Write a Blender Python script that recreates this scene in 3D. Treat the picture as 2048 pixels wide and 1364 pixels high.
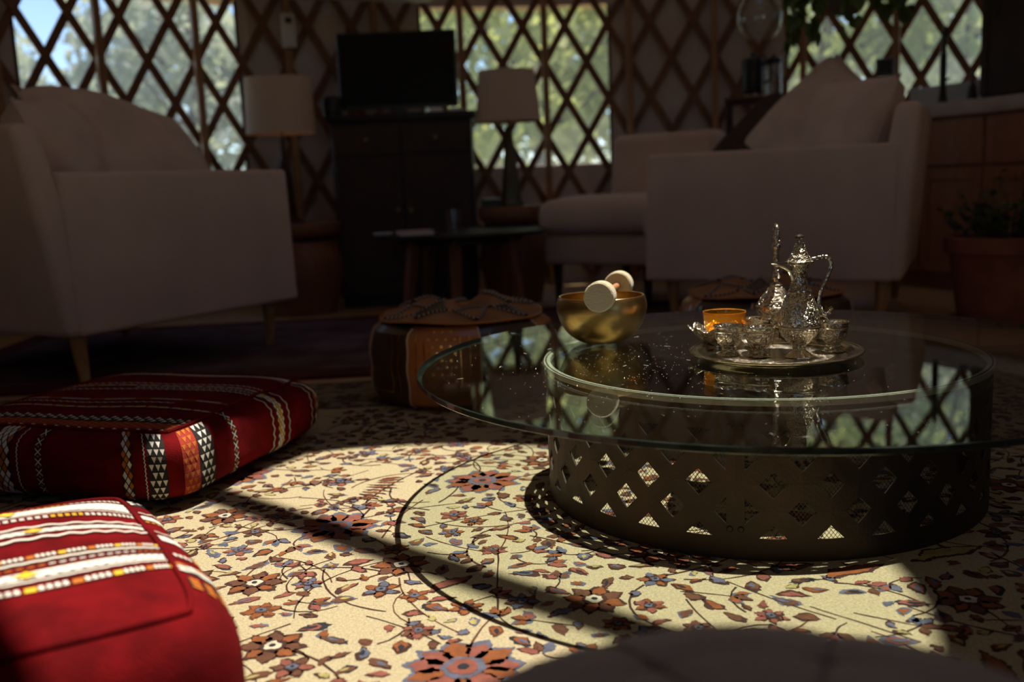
import bpy, bmesh, math, random
import numpy as np
from mathutils import Vector, Matrix, Quaternion
PI = math.pi
R_ = random.Random(7)
for o in list(bpy.data.objects): bpy.data.objects.remove(o, do_unlink=True)
scn = bpy.context.scene
COL = scn.collection
# ------------------------------------------------------------------ camera
F_PX, PITCH, ROLL, EYE = 1973.327, 0.158276, -0.041648, 0.6
cp, sp, cr, sr = math.cos(PITCH), math.sin(PITCH), math.cos(ROLL), math.sin(ROLL)
cam_d = bpy.data.cameras.new('camera'); cam = bpy.data.objects.new('camera', cam_d); COL.objects.link(cam)
Xc = Vector((cr, sp*sr, cp*sr)); Yc = Vector((-sr, sp*cr, cp*cr)); Zc = Vector((0, -cp, sp))
mw = Matrix((Xc, Yc, Zc)).transposed().to_4x4(); mw.translation = (0, 0, EYE)
cam.matrix_world = mw
cam_d.sensor_width = 36; cam_d.lens = F_PX/2048*36; cam_d.clip_start = 0.02; cam_d.clip_end = 300
cam_d.dof.use_dof = True; cam_d.dof.focus_distance = 1.66; cam_d.dof.aperture_fstop = 2.8
scn.camera = cam
# ------------------------------------------------------------------ world, sun, exposure
SUN_T = (0.19, 0.18)                      # horizontal drift toward the sun per metre of height
w = bpy.data.worlds.new('sky'); scn.world = w; w.use_nodes = True
nt = w.node_tree; bg = nt.nodes['Background']
sky = nt.nodes.new('ShaderNodeTexSky'); sky.sky_type = 'NISHITA'; sky.sun_disc = False
sky.sun_elevation = math.radians(75); sky.sun_rotation = math.atan2(SUN_T[0], SUN_T[1]); sky.air_density = 1.0; sky.dust_density = 0.2; sky.altitude = 2200; sky.ozone_density = 2.5
nt.links.new(sky.outputs[0], bg.inputs[0]); bg.inputs[1].default_value = 0.27
sd = bpy.data.lights.new('sun', 'SUN'); so = bpy.data.objects.new('sun', sd); COL.objects.link(so)
so.rotation_mode = 'QUATERNION'; so.rotation_quaternion = Vector((-SUN_T[0], -SUN_T[1], -1)).to_track_quat('-Z', 'Y')
so.location = (3, 3, 9); sd.energy = 8.0; sd.angle = math.radians(0.53); sd.color = (1.0, 0.93, 0.80)
scn.view_settings.view_transform = 'Standard'; scn.view_settings.look = 'None'
scn.view_settings.exposure = 0.0; scn.view_settings.gamma = 1.0; scn.view_settings.use_curve_mapping = False

# ------------------------------------------------------------------ pixels to directions
def ray(px, py):
    x = (px-1024)/F_PX; y = -(py-682)/F_PX
    r = x*cr-y*sr; up = x*sr+y*cr
    return Vector((r, cp+up*sp, -sp+up*cp))
def onz(px, py, z):                        # where the ray meets a horizontal plane
    d = ray(px, py); t = (z-EYE)/d.z
    return Vector((d.x*t, d.y*t, z))
def ony(px, py, Y):                        # where it meets a plane Y metres ahead
    d = ray(px, py); t = Y/d.y
    return Vector((d.x*t, Y, EYE+d.z*t))

# ------------------------------------------------------------------ materials
MATS = {}
def mat(name, col, rough=.6, metal=0., var=.0, vscale=8., bump=0., bscale=60., spec=.5, col2=None, sheen=0., trans=0., detail=3., subsurf=0., coord='Object', emit=None, coat=0.):
    if name in MATS: return MATS[name]
    m = bpy.data.materials.new(name); m.use_nodes = True
    n = m.node_tree; b = n.nodes['Principled BSDF']
    b.inputs['Base Color'].default_value = (*col, 1); b.inputs['Roughness'].default_value = rough
    b.inputs['Metallic'].default_value = metal; b.inputs['Specular IOR Level'].default_value = spec
    if sheen: b.inputs['Sheen Weight'].default_value = sheen
    if coat: b.inputs['Coat Weight'].default_value = coat
    if emit: b.inputs['Emission Color'].default_value = (*emit[0], 1); b.inputs['Emission Strength'].default_value = emit[1]
    if var or col2 or bump:
        tc = n.nodes.new('ShaderNodeTexCoord')
    if var or col2:
        nz = n.nodes.new('ShaderNodeTexNoise'); nz.inputs['Scale'].default_value = vscale; nz.inputs['Detail'].default_value = detail
        n.links.new(tc.outputs[coord], nz.inputs['Vector'])
        rp = n.nodes.new('ShaderNodeValToRGB'); rp.color_ramp.elements[0].position = .36; rp.color_ramp.elements[1].position = .64
        c2 = col2 or tuple(min(1, c*(1+var)) for c in col); c1 = col if col2 else tuple(c*(1-var) for c in col)
        rp.color_ramp.elements[0].color = (*c1, 1); rp.color_ramp.elements[1].color = (*c2, 1)
        n.links.new(nz.outputs['Fac'], rp.inputs['Fac']); n.links.new(rp.outputs[0], b.inputs['Base Color'])
    if bump:
        nb = n.nodes.new('ShaderNodeTexNoise'); nb.inputs['Scale'].default_value = bscale; nb.inputs['Detail'].default_value = 4
        n.links.new(tc.outputs[coord], nb.inputs['Vector'])
        bm = n.nodes.new('ShaderNodeBump'); bm.inputs['Strength'].default_value = min(1, bump); bm.inputs['Distance'].default_value = .004
        n.links.new(nb.outputs['Fac'], bm.inputs['Height']); n.links.new(bm.outputs[0], b.inputs['Normal'])
    MATS[name] = m
    return m
def mat_wood(name, c1, c2, rough=.5, scale=6., stretch=(1, 12, 1)):
    if name in MATS: return MATS[name]
    m = mat(name, c1, rough); n = m.node_tree; b = n.nodes['Principled BSDF']
    tc = n.nodes.new('ShaderNodeTexCoord'); mp = n.nodes.new('ShaderNodeMapping'); mp.inputs['Scale'].default_value = stretch
    nz = n.nodes.new('ShaderNodeTexNoise'); nz.inputs['Scale'].default_value = scale; nz.inputs['Detail'].default_value = 5; nz.inputs['Distortion'].default_value = 1.2
    rp = n.nodes.new('ShaderNodeValToRGB'); rp.color_ramp.elements[0].color = (*c1, 1); rp.color_ramp.elements[1].color = (*c2, 1)
    rp.color_ramp.elements[0].position = .35; rp.color_ramp.elements[1].position = .65
    n.links.new(tc.outputs['Object'], mp.inputs[0]); n.links.new(mp.outputs[0], nz.inputs['Vector'])
    n.links.new(nz.outputs['Fac'], rp.inputs[0]); n.links.new(rp.outputs[0], b.inputs['Base Color'])
    return m
def mat_engraved(name, col, rough, strength, dist=.0012, scale=150.):
    m = mat(name, col, rough, 1.0); n = m.node_tree; b = n.nodes['Principled BSDF']
    tc = n.nodes.new('ShaderNodeTexCoord')
    vo = n.nodes.new('ShaderNodeTexVoronoi'); vo.feature = 'SMOOTH_F1'; vo.inputs['Scale'].default_value = scale; vo.inputs['Smoothness'].default_value = .3
    nz = n.nodes.new('ShaderNodeTexNoise'); nz.inputs['Scale'].default_value = scale*.55; nz.inputs['Detail'].default_value = 1; nz.inputs['Distortion'].default_value = 3.5
    ad = n.nodes.new('ShaderNodeMath'); ad.operation = 'ADD'
    rp = n.nodes.new('ShaderNodeValToRGB'); rp.color_ramp.elements[0].position = .42; rp.color_ramp.elements[1].position = .56
    n.links.new(tc.outputs['Object'], vo.inputs['Vector']); n.links.new(tc.outputs['Object'], nz.inputs['Vector'])
    n.links.new(nz.outputs['Fac'], rp.inputs[0])
    n.links.new(vo.outputs['Distance'], ad.inputs[0]); n.links.new(rp.outputs[0], ad.inputs[1])
    bm = n.nodes.new('ShaderNodeBump'); bm.inputs['Strength'].default_value = strength; bm.inputs['Distance'].default_value = dist
    n.links.new(ad.outputs[0], bm.inputs['Height']); n.links.new(bm.outputs[0], b.inputs['Normal'])
    mx = n.nodes.new('ShaderNodeMix'); mx.data_type = 'RGBA'; mx.inputs['A'].default_value = (col[0]*.40, col[1]*.36, col[2]*.30, 1); mx.inputs['B'].default_value = (*col, 1)
    n.links.new(rp.outputs[0], mx.inputs['Factor']); n.links.new(mx.outputs['Result'], b.inputs['Base Color'])
    return m
def mat_glass(name, tint=(1, 1, 1), ior=1.5, rough=0.0, haze=0., hazecol=(.8, .8, .8), refl=1.0):
    m = bpy.data.materials.new(name); m.use_nodes = True; n = m.node_tree
    n.nodes.remove(n.nodes['Principled BSDF']); out = n.nodes['Material Output']
    tr = n.nodes.new('ShaderNodeBsdfTransparent'); tr.inputs[0].default_value = (*tint, 1)
    gl = n.nodes.new('ShaderNodeBsdfGlossy'); gl.inputs['Roughness'].default_value = rough; gl.inputs[0].default_value = (refl, refl, refl, 1)
    fr = n.nodes.new('ShaderNodeFresnel'); ge = n.nodes.new('ShaderNodeNewGeometry'); mr = n.nodes.new('ShaderNodeMapRange')
    mr.inputs['To Min'].default_value = ior; mr.inputs['To Max'].default_value = 1/ior      # same sheet of glass from either side
    n.links.new(ge.outputs['Backfacing'], mr.inputs['Value']); n.links.new(mr.outputs[0], fr.inputs[0])
    mx = n.nodes.new('ShaderNodeMixShader'); n.links.new(fr.outputs[0], mx.inputs[0]); n.links.new(tr.outputs[0], mx.inputs[1]); n.links.new(gl.outputs[0], mx.inputs[2])
    last = mx
    if haze:
        tl = n.nodes.new('ShaderNodeBsdfTranslucent'); tl.inputs[0].default_value = (*hazecol, 1)
        m2 = n.nodes.new('ShaderNodeMixShader'); m2.inputs[0].default_value = haze
        n.links.new(mx.outputs[0], m2.inputs[1]); n.links.new(tl.outputs[0], m2.inputs[2]); last = m2
    n.links.new(last.outputs[0], out.inputs[0]); MATS[name] = m
    return m

linen = mat('linen', (.74, .57, .45), .95, var=.07, vscale=3, bump=.25, bscale=500, sheen=.2)
linen_b = mat('cushion_linen', (.72, .56, .45), .95, var=.08, vscale=5, bump=.35, bscale=60, sheen=.2)
fur = mat('brown_fur', (.055, .028, .018), .95, var=.4, vscale=60, bump=1., bscale=140)
legwood = mat_wood('leg_oak', (.36, .2, .08), (.5, .3, .13), .5)
lathwood = mat_wood('lath_wood', (.15, .062, .025), (.24, .105, .045), .55)
postwood = mat_wood('post_wood', (.34, .17, .07), (.46, .25, .11), .5)
floorwood = mat_wood('floor_wood', (.50, .33, .17), (.64, .44, .24), .4, 3., (12, 1, 1))
def translucent(m, c, f):                 # translucence added so the sunlit roof glows warm into the room
    n = m.node_tree; b_ = n.nodes['Principled BSDF']; tl = n.nodes.new('ShaderNodeBsdfTranslucent'); tl.inputs[0].default_value = (*c, 1)
    mx = n.nodes.new('ShaderNodeMixShader'); mx.inputs[0].default_value = f
    n.links.new(b_.outputs[0], mx.inputs[1]); n.links.new(tl.outputs[0], mx.inputs[2]); n.links.new(mx.outputs[0], n.nodes['Material Output'].inputs[0]); return m
liner = mat('wall_canvas', (.64, .55, .50), .95, var=.05, vscale=2, bump=.15, bscale=300)
roofcan = mat('roof_canvas', (.70, .58, .46), .95, var=.05, vscale=1.5)
translucent(roofcan, (.95, .62, .36), .024)
blackwood = mat('black_lacquer', (.012, .010, .010), .5, var=.3, vscale=5)
darkwood = mat_wood('dark_walnut', (.028, .012, .007), (.05, .022, .012), .55)
reddish = mat_wood('cherry_wood', (.22, .085, .04), (.3, .125, .06), .45)
cabwood = mat_wood('cabinet_fir', (.30, .11, .04), (.40, .16, .06), .45, 5., (8, 8, 1))
plastic_black = mat('black_plastic', (.012, .012, .013), .35)
screen = mat('screen_glass', (.005, .005, .006), .45, spec=.2)
whiteplastic = mat('white_plastic', (.75, .74, .72), .4)
shade = mat('lamp_linen', (.72, .57, .44), .95, bump=.2, bscale=400)
paper = mat('white_paper', (.8, .79, .77), .7)
brassdark = mat('dark_brass', (.28, .2, .1), .35, 1.)
terracotta = mat('terracotta', (.30, .10, .055), .8, var=.2, vscale=9)
leafgreen = mat('leaf_green', (.07, .12, .03), .5, var=.4, vscale=20)
soil = mat('soil', (.04, .025, .015), 1.)
stone = mat('stone_counter', (.52, .42, .34), .35, var=.1, vscale=12)
splash = mat('splash_grey', (.42, .41, .41), .4)
redwool = mat('red_wool', (.13, .0025, .004), .95, var=.25, vscale=22, bump=.5, bscale=420, spec=.1)
w_white = mat('white_yarn', (.80, .76, .66), .95, bump=.5, bscale=600)
w_black = mat('black_yarn', (.012, .011, .010), .95, bump=.5, bscale=600)
w_orange = mat('orange_yarn', (.52, .15, .014), .95, bump=.5, bscale=600)
w_yellow = mat('yellow_yarn', (.78, .48, .03), .95, bump=.5, bscale=600)
w_red = mat('crimson_yarn', (.36, .03, .012), .95, bump=.5, bscale=600)

# ------------------------------------------------------------------ mesh builder
class MB:
    def __init__(s): s.v = []; s.f = []; s.m = []
    def add(s, vs, fs, mi=0):
        k = len(s.v); s.v += [tuple(x) for x in vs]; s.f += [tuple(i+k for i in f) for f in fs]; s.m += [mi]*len(fs); return s
    def box(s, lo, hi, mi=0, T=None):
        x0, y0, z0 = lo; x1, y1, z1 = hi
        vs = [(x0,y0,z0),(x1,y0,z0),(x1,y1,z0),(x0,y1,z0),(x0,y0,z1),(x1,y0,z1),(x1,y1,z1),(x0,y1,z1)]
        if T: vs = [T @ Vector(v) for v in vs]
        return s.add(vs, [(0,3,2,1),(4,5,6,7),(0,1,5,4),(1,2,6,5),(2,3,7,6),(3,0,4,7)], mi)
    def rbox(s, lo, hi, r=.01, seg=3, mi=0, T=None, fn=None, cuts=0):
        b = bmesh.new(); bmesh.ops.create_cube(b, size=1)
        c = [(a+d)/2 for a, d in zip(lo, hi)]; sz = [d-a for a, d in zip(lo, hi)]
        for v in b.verts: v.co = Vector([c[i]+v.co[i]*sz[i] for i in range(3)])
        bmesh.ops.bevel(b, geom=list(b.edges), offset=r, segments=seg, profile=.5, affect='EDGES')
        if cuts: bmesh.ops.subdivide_edges(b, edges=[e for e in b.edges if e.calc_length() > max(sz)*.2], cuts=cuts, use_grid_fill=True)
        b.verts.index_update()
        vs = [v.co.copy() for v in b.verts]
        if fn: vs = [Vector(fn(v)) for v in vs]
        if T: vs = [T @ v for v in vs]
        fs = [[v.index for v in f.verts] for f in b.faces]; b.free()
        return s.add(vs, fs, mi)
    def tube(s, pts, rad, n=8, cap=True, mi=0):
        pts = [Vector(p) for p in pts]; k = len(pts)
        rad = rad if hasattr(rad, '__len__') else [rad]*k
        vs = []; prev = None
        for i, p in enumerate(pts):
            t = (pts[min(i+1, k-1)]-pts[max(i-1, 0)]).normalized()
            if prev is None:
                a = Vector((0, 0, 1)) if abs(t.z) < .9 else Vector((1, 0, 0)); u = t.cross(a).normalized()
            else:
                u = (prev-t*prev.dot(t)).normalized()
            prev = u; v = t.cross(u)
            for j in range(n):
                a = 2*PI*j/n; vs.append(p+(u*math.cos(a)+v*math.sin(a))*rad[i])
        fs = [(i*n+j, i*n+(j+1) % n, (i+1)*n+(j+1) % n, (i+1)*n+j) for i in range(k-1) for j in range(n)]
        if cap: fs += [tuple(range(n-1, -1, -1)), tuple((k-1)*n+j for j in range(n))]
        return s.add(vs, fs, mi)
    def lathe(s, prof, n=32, o=(0, 0, 0), mi=0, close=False, fn=None, T=None):
        k = len(prof); vs = []
        for i, (r, z) in enumerate(prof):
            for j in range(n):
                a = 2*PI*j/n; rr = r*(fn(a, i, z) if fn else 1)
                p = Vector((rr*math.cos(a), rr*math.sin(a), z))
                if T: p = T @ p
                vs.append((o[0]+p.x, o[1]+p.y, o[2]+p.z))
        fs = [(i*n+j, i*n+(j+1) % n, (i+1)*n+(j+1) % n, (i+1)*n+j) for i in range(k-1) for j in range(n)]
        if close: fs += [((k-1)*n+j, (k-1)*n+(j+1) % n, (j+1) % n, j) for j in range(n)]
        else:
            if prof[0][0] > 1e-6: fs.append(tuple(range(n-1, -1, -1)))
            if prof[-1][0] > 1e-6: fs.append(tuple((k-1)*n+j for j in range(n)))
        return s.add(vs, fs, mi)
    def build(s, name, mats, parent=None, smooth=True, ang=35):
        me = bpy.data.meshes.new(name); me.from_pydata(s.v, [], s.f)
        for m in (mats if isinstance(mats, (list, tuple)) else [mats]): me.materials.append(m)
        if len(me.materials) > 1: me.polygons.foreach_set('material_index', np.array(s.m, dtype=np.int32))
        if smooth:
            me.polygons.foreach_set('use_smooth', np.ones(len(me.polygons), dtype=bool)); me.set_sharp_from_angle(angle=math.radians(ang))
        me.update()
        o = bpy.data.objects.new(name, me); COL.objects.link(o)
        if parent: o.parent = parent
        return o
def thing(name, label, cat, loc=(0, 0, 0), rotz=0., group=None):
    e = bpy.data.objects.new(name, None); COL.objects.link(e); e.empty_display_size = .05
    e.location = loc; e.rotation_euler = (0, 0, rotz); e['label'] = label; e['category'] = cat
    if group: e['group'] = group
    return e
def tag(o, label, cat, group=None, kind=None):
    o['label'] = label; o['category'] = cat
    if group: o['group'] = group
    if kind: o['kind'] = kind
    return o
def struct(o, label=None, cat=None):
    o['kind'] = 'structure'
    if label: o['label'] = label
    if cat: o['category'] = cat
    return o
def dup(root, loc, rotz, label, parent=None):
    c = root.copy(); COL.objects.link(c); c.location = loc; c.rotation_euler = (0, 0, rotz); c['label'] = label
    for ch in [x for x in COL.objects if x.parent == root]:
        d = ch.copy(); COL.objects.link(d); d.parent = c
        for g in [x for x in COL.objects if x.parent == ch]:
            h = g.copy(); COL.objects.link(h); h.parent = d
    return c
def child(name, me_obj, parent):                     # another object on the same mesh
    c = me_obj.copy(); c.name = name; COL.objects.link(c); c.parent = parent; return c

# ================================================================== SETTING
YC = Vector((0.515, 2.283)); YR = 3.717; WALL_H = 2.13
NL = 94; DT = 2*PI/NL; T0 = -0.7707; ZROW = 1.498; HALF = .2110      # lattice: step, phase, one row of crossings, half diamond
CROWN_H = 3.9; CR_R = .815; POOL = Vector((-.235, 1.46))
CROWN = Vector((POOL.x+SUN_T[0]*CROWN_H, POOL.y+SUN_T[1]*CROWN_H))
def wallp(r, th, z): return Vector((YC.x+r*math.sin(th), YC.y+r*math.cos(th), z))
def kth(k): return T0+DT*k
FZ = -.014
# floor
b = MB(); n = 96
b.add([(YC.x, YC.y, FZ)]+[wallp(YR+.15, 2*PI*i/n, FZ) for i in range(n)]+[wallp(YR+.15, 2*PI*i/n, FZ-.25) for i in range(n)],
      [(0, (i+1) % n+1, i+1) for i in range(n)]+[(i+1, (i+1) % n+1, n+(i+1) % n+1, n+i+1) for i in range(n)])
struct(b.build('floor', floorwood, smooth=False), 'honey coloured wooden floor of the round tent room', 'floor')
# walls with window openings
WIN = [(-1.03, 3.50, .70, 1.625), (7.57, 12.08, .697, 1.62), (16.1, 20.42, .70, 1.62)]
def wall(name, k0, k1, wins):
    ks = {k0, k1}; k = math.ceil(k0)
    while k < k1: ks.add(float(k)); k += 1
    for a, c, z0, z1 in wins: ks |= {a, c}
    ks = sorted(ks); b = MB(); zs = sorted({FZ, WALL_H} | {z for w_ in wins for z in w_[2:]})
    for a, c in zip(ks[:-1], ks[1:]):
        for z0, z1 in zip(zs[:-1], zs[1:]):
            m = (a+c)/2; zm = (z0+z1)/2
            if any(w_[0] < m < w_[1] and w_[2] < zm < w_[3] for w_ in wins): continue
            b.add([wallp(YR+.03, kth(a), z0), wallp(YR+.03, kth(c), z0), wallp(YR+.03, kth(c), z1), wallp(YR+.03, kth(a), z1),
                   wallp(YR+.045, kth(a), z0), wallp(YR+.045, kth(c), z0), wallp(YR+.045, kth(c), z1), wallp(YR+.045, kth(a), z1)],
                  [(0, 1, 2, 3), (7, 6, 5, 4), (0, 4, 5, 1), (3, 2, 6, 7)])
    return struct(b.build(name, liner, smooth=False), 'pale canvas wall behind a wooden lattice', 'wall')
wb = wall('wall_back', -14, 34, WIN); WIN_ADDED = [(50.4, 54.7, .70, 1.62), (61.9, 66.2, .70, 1.62)]  # two unseen windows added behind the camera to brighten the room
wf = wall('wall_front', 34, 80, WIN_ADDED)
# lattice laths and posts: each a piece of its wall
def lath_mesh(sgn):
    b = MB(); z0, z1 = .02, WALL_H-.02; nseg = 9; hw = .0205; th = .011
    for i in range(nseg+1):
        z = z0+(z1-z0)*i/nseg; k = sgn*(z-ZROW)/HALF*.5
        a = DT*k; ro = YR+(.006 if sgn > 0 else -.006)
        e = hw*1.17/ro
        for rr, aa in ((ro-th/2, a-e), (ro-th/2, a+e), (ro+th/2, a+e), (ro+th/2, a-e)):
            b.v.append((rr*math.sin(aa), rr*math.cos(aa), z))
    for i in range(nseg):
        for j in range(4): b.f.append((i*4+j, i*4+(j+1) % 4, i*4+4+(j+1) % 4, i*4+4+j)); b.m.append(0)
    b.f += [(3, 2, 1, 0), tuple(nseg*4+j for j in range(4))]; b.m += [0, 0]
    return b.build('lath', lathwood, smooth=False)
LM = {s: lath_mesh(s) for s in (1, -1)}
first = {1: True, -1: True}
for k in range(-14, 80):
    for s in (1, -1):
        o = LM[s] if first[s] else LM[s].copy()
        if not first[s]: COL.objects.link(o)
        first[s] = False
        o.parent = wb if k < 34 else wf; o.location = (YC.x, YC.y, 0); o.rotation_euler = (0, 0, -kth(k))
b = MB(); b.rbox((-.018, YR-.055, FZ), (.018, YR-.014, WALL_H), .003, 1); post0 = b.build('post', postwood, wb, smooth=False)
for i, k in enumerate(np.arange(-13.5, 80, 2)):
    o = post0 if i == 0 else post0.copy()
    if i: COL.objects.link(o)
    o.parent = wb if k < 34 else wf; o.location = (YC.x, YC.y, 0); o.rotation_euler = (0, 0, -kth(k))
# windows: clear vinyl panes with dark binding, pale tape and a rolled canvas flap above
vinyl = mat_glass('window_vinyl', (.95, .96, .97), 1.3, .04, .17, (.84, .87, .92))
tape = mat('binding_dark', (.03, .02, .018), .8); tapew = mat('binding_pale', (.7, .62, .5), .9)
flapc = mat('flap_canvas', (.72, .46, .24), .9, var=.1, vscale=6)
for i, (a, c, z0, z1) in enumerate(WIN+WIN_ADDED):
    b = MB(); ns = 10
    for j in range(ns):
        p, q_ = kth(a+(c-a)*j/ns), kth(a+(c-a)*(j+1)/ns)
        b.add([wallp(YR+.037, p, z0), wallp(YR+.037, q_, z0), wallp(YR+.037, q_, z1), wallp(YR+.037, p, z1)], [(0, 1, 2, 3)])
    pane = b.build('window_%d' % (i+1), vinyl, smooth=False)
    struct(pane, ['clear vinyl window showing blue sky, behind the left sofa', 'clear vinyl window with green trees, beside the dark television', 'clear vinyl window over the kitchen counter'][i] if i < 3 else ['clear vinyl window behind the viewer, to the left', 'clear vinyl window behind the viewer, to the right'][i-3], 'window')
    def strip(nm, m, ka, kb, za, zb, r0, r1):
        bb = MB()
        for j in range(ns):
            p, q_ = kth(ka+(kb-ka)*j/ns), kth(ka+(kb-ka)*(j+1)/ns)
            vs = [wallp(r, t, z) for r in (r0, r1) for (t, z) in ((p, za), (q_, za), (q_, zb), (p, zb))]
            bb.add(vs, [(0, 1, 2, 3), (7, 6, 5, 4), (0, 4, 5, 1), (3, 2, 6, 7)]+([(0, 3, 7, 4)] if j == 0 else [])+([(1, 5, 6, 2)] if j == ns-1 else []))
        return bb.build(nm, m, pane, smooth=False)
    e = .06
    strip('binding', tape, a, a+e, z0, z1, YR+.026, YR+.036); strip('binding', tape, c-e, c, z0, z1, YR+.026, YR+.036)
    strip('hook_tape', tapew, c+e*2.2, c+e*3.6, z0-.02, z1, YR+.018, YR+.027)
    strip('sill_tape', tapew, a, c, z0-.012, z0+.006, YR+.05, YR+.07)
    bb = MB(); bb.tube([wallp(YR+.11, kth(a-.1+(c-a+.2)*j/14), z1+.04+.006*math.sin(j*1.3)) for j in range(15)], [.05+.004*math.sin(j*2.1) for j in range(15)], 10)
    bb.build('rolled_flap', flapc, pane)
# roof: canvas cone, rafters, crown ring, crossbar, added sun blocker, dome
b = MB(); n = 94
def crownp(r, th, z): return Vector((CROWN.x+r*math.sin(th), CROWN.y+r*math.cos(th), z))
b.add([wallp(YR+.25, 2*PI*i/n, WALL_H-.03) for i in range(n)]+[crownp(CR_R+.10, 2*PI*i/n, CROWN_H+.03) for i in range(n)],
      [(i, n+i, n+(i+1) % n, (i+1) % n) for i in range(n)])
ceil = struct(b.build('ceiling', roofcan, smooth=False), 'conical canvas roof on wooden rafters', 'ceiling')
rb = MB(); rb.box((-.02, -.035, 0), (.02, .035, 1)); r0 = rb.build('rafter', postwood, ceil, smooth=False)
for i in range(47):
    o = r0 if i == 0 else r0.copy()
    if i: COL.objects.link(o)
    o.parent = ceil
    t = 2*PI*i/47; p = wallp(YR, t, WALL_H-.05); q_ = crownp(CR_R+.06, t, CROWN_H-.03); d = q_-p
    o.rotation_mode = 'QUATERNION'; o.rotation_quaternion = d.to_track_quat('Z', 'X'); o.location = p; o.scale = (1, 1, d.length)
b = MB(); b.lathe([(CR_R, CROWN_H-.06), (CR_R+.11, CROWN_H-.06), (CR_R+.11, CROWN_H+.06), (CR_R, CROWN_H+.06)], 96, (CROWN.x, CROWN.y, 0), close=True)
b.build('crown_ring', postwood, ceil)
bn = Vector((.67, .742)); off = 1.025-bn.x*POOL.x-bn.y*POOL.y; bd = Vector((bn.y, -bn.x))
b = MB(); hl = math.sqrt(CR_R**2-off**2)+.03
cc = CROWN+bn*off
T = Matrix.Translation((cc.x, cc.y, CROWN_H)) @ Matrix.Rotation(math.atan2(bd.y, bd.x), 4, 'Z')
b.rbox((-hl, -.036, -.02), (hl, .036, .02), .004, 1, T=T); b.build('crossbar', postwood, ceil, smooth=False)
# unseen shade added below the crown; its curved edge trims the sun pool
ed = []
def spl(pts, n=6):
    out = []
    for i in range(len(pts)-1):
        p0, p1, p2, p3 = [Vector(pts[min(max(j, 0), len(pts)-1)]) for j in (i-1, i, i+1, i+2)]
        for j in range(n): t_ = j/n; out.append(.5*(2*p1+(p2-p0)*t_+(2*p0-5*p1+4*p2-p3)*t_*t_+(3*p1-p0-3*p2+p3)*t_**3))
    return out+[Vector(pts[-1])]
ed = [p+Vector(SUN_T)*CROWN_H for p in spl([(-.38, 2.45), (-.50, 2.2), (-.62, 2.0), (-.73, 1.83), (-.78, 1.62), (-.775, 1.38), (-.735, 1.16), (-.66, 1.0), (-.56, .86), (-.44, .74), (-.28, .60)])]
ed = [p for p in ed if (p-CROWN).length < CR_R+.09]
rim_ = []
a0 = math.atan2(ed[-1].y-CROWN.y, ed[-1].x-CROWN.x); a1 = math.atan2(ed[0].y-CROWN.y, ed[0].x-CROWN.x)
while a0 < 0: a0 += 2*PI
while a1 < 0: a1 += 2*PI
for i in range(31): a = a0+(a1-a0)*i/30; rim_.append(CROWN+Vector((math.cos(a), math.sin(a)))*(CR_R+.09))
pts = ed+rim_[1:-1]; b = MB(); m_ = len(pts)
b.add([(p.x, p.y, CROWN_H-.062) for p in pts]+[(p.x, p.y, CROWN_H-.068) for p in pts], [tuple(range(m_)), tuple(range(2*m_-1, m_-1, -1))]+[(i, (i+1) % m_, m_+(i+1) % m_, m_+i) for i in range(m_)])
b.build('skylight_shade', roofcan, ceil, smooth=False)
b = MB(); b.lathe([((CR_R+.1)*math.cos(a), CROWN_H+.06+.32*math.sin(a)) for a in [i*PI/2/10 for i in range(11)]], 48, (CROWN.x, CROWN.y, 0))
b.build('skylight_dome', mat_glass('dome_acrylic', (.97, .97, .97), 1.15), ceil)

# ================================================================== RUGS
rugc = mat('rug_cream', (.53, .44, .265), .9, var=.17, vscale=240, bump=1., bscale=520, detail=6)
rugm = [mat('rug_'+nm, c, .95, var=.16, vscale=60, bump=1., bscale=700) for nm, c in
        (('umber', (.065, .022, .013)), ('rust', (.29, .085, .02)), ('rose', (.30, .09, .06)), ('slate', (.13, .14, .20)), ('ink', (.02, .022, .03)), ('straw', (.46, .38, .14)), ('brown', (.15, .055, .025)), ('ivory', (.70, .62, .46)), ('olive', (.11, .10, .065)))]
UM, RU, RO, SL, INK, ST, BR, IV, OL = range(9)
RUGROT = .074
t = thing('floral_rug', 'large cream rug with brown, rose and blue floral pattern', 'rug', (0, 0, 0))
def rugframe(u, v): return (u*math.cos(RUGROT)-v*math.sin(RUGROT), u*math.sin(RUGROT)+v*math.cos(RUGROT))
RX0, RX1, RY0, RY1, BW = -2.1, 2.0, .06, 3.115, .40
def slab(u0, u1, v0, v1, nm, m, par, z1=0.):
    b = MB(); vs = [(*rugframe(u, v), z) for z in (FZ+.0005, z1) for (u, v) in ((u0, v0), (u1, v0), (u1, v1), (u0, v1))]
    b.add(vs, [(3, 2, 1, 0), (4, 5, 6, 7), (0, 1, 5, 4), (1, 2, 6, 5), (2, 3, 7, 6), (3, 0, 4, 7)]); return b.build(nm, m, par, smooth=False)
slab(RX0+BW, RX1-BW, RY0+BW, RY1-BW, 'field', rugc, t)
rugb = mat('rug_border_tan', (.30, .24, .15), .95, var=.25, vscale=20, bump=1., bscale=700)
for a in ((RX0, RX1, RY1-BW, RY1), (RX0, RX1, RY0, RY0+BW), (RX0, RX0+BW, RY0+BW, RY1-BW), (RX1-BW, RX1, RY0+BW, RY1-BW)): slab(*a, 'border', rugb, t)
rg = random.Random(11); mo = MB()
def jag(poly, st=.0038, am=.0024):
    out = []
    for i in range(len(poly)):
        a, c = poly[i], poly[(i+1) % len(poly)]; L = math.hypot(c[0]-a[0], c[1]-a[1]); n = max(1, int(L/st))
        for j in range(n):
            out.append((a[0]+(c[0]-a[0])*j/n+rg.uniform(-am, am), a[1]+(c[1]-a[1])*j/n+rg.uniform(-am, am)))
    return out
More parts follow.
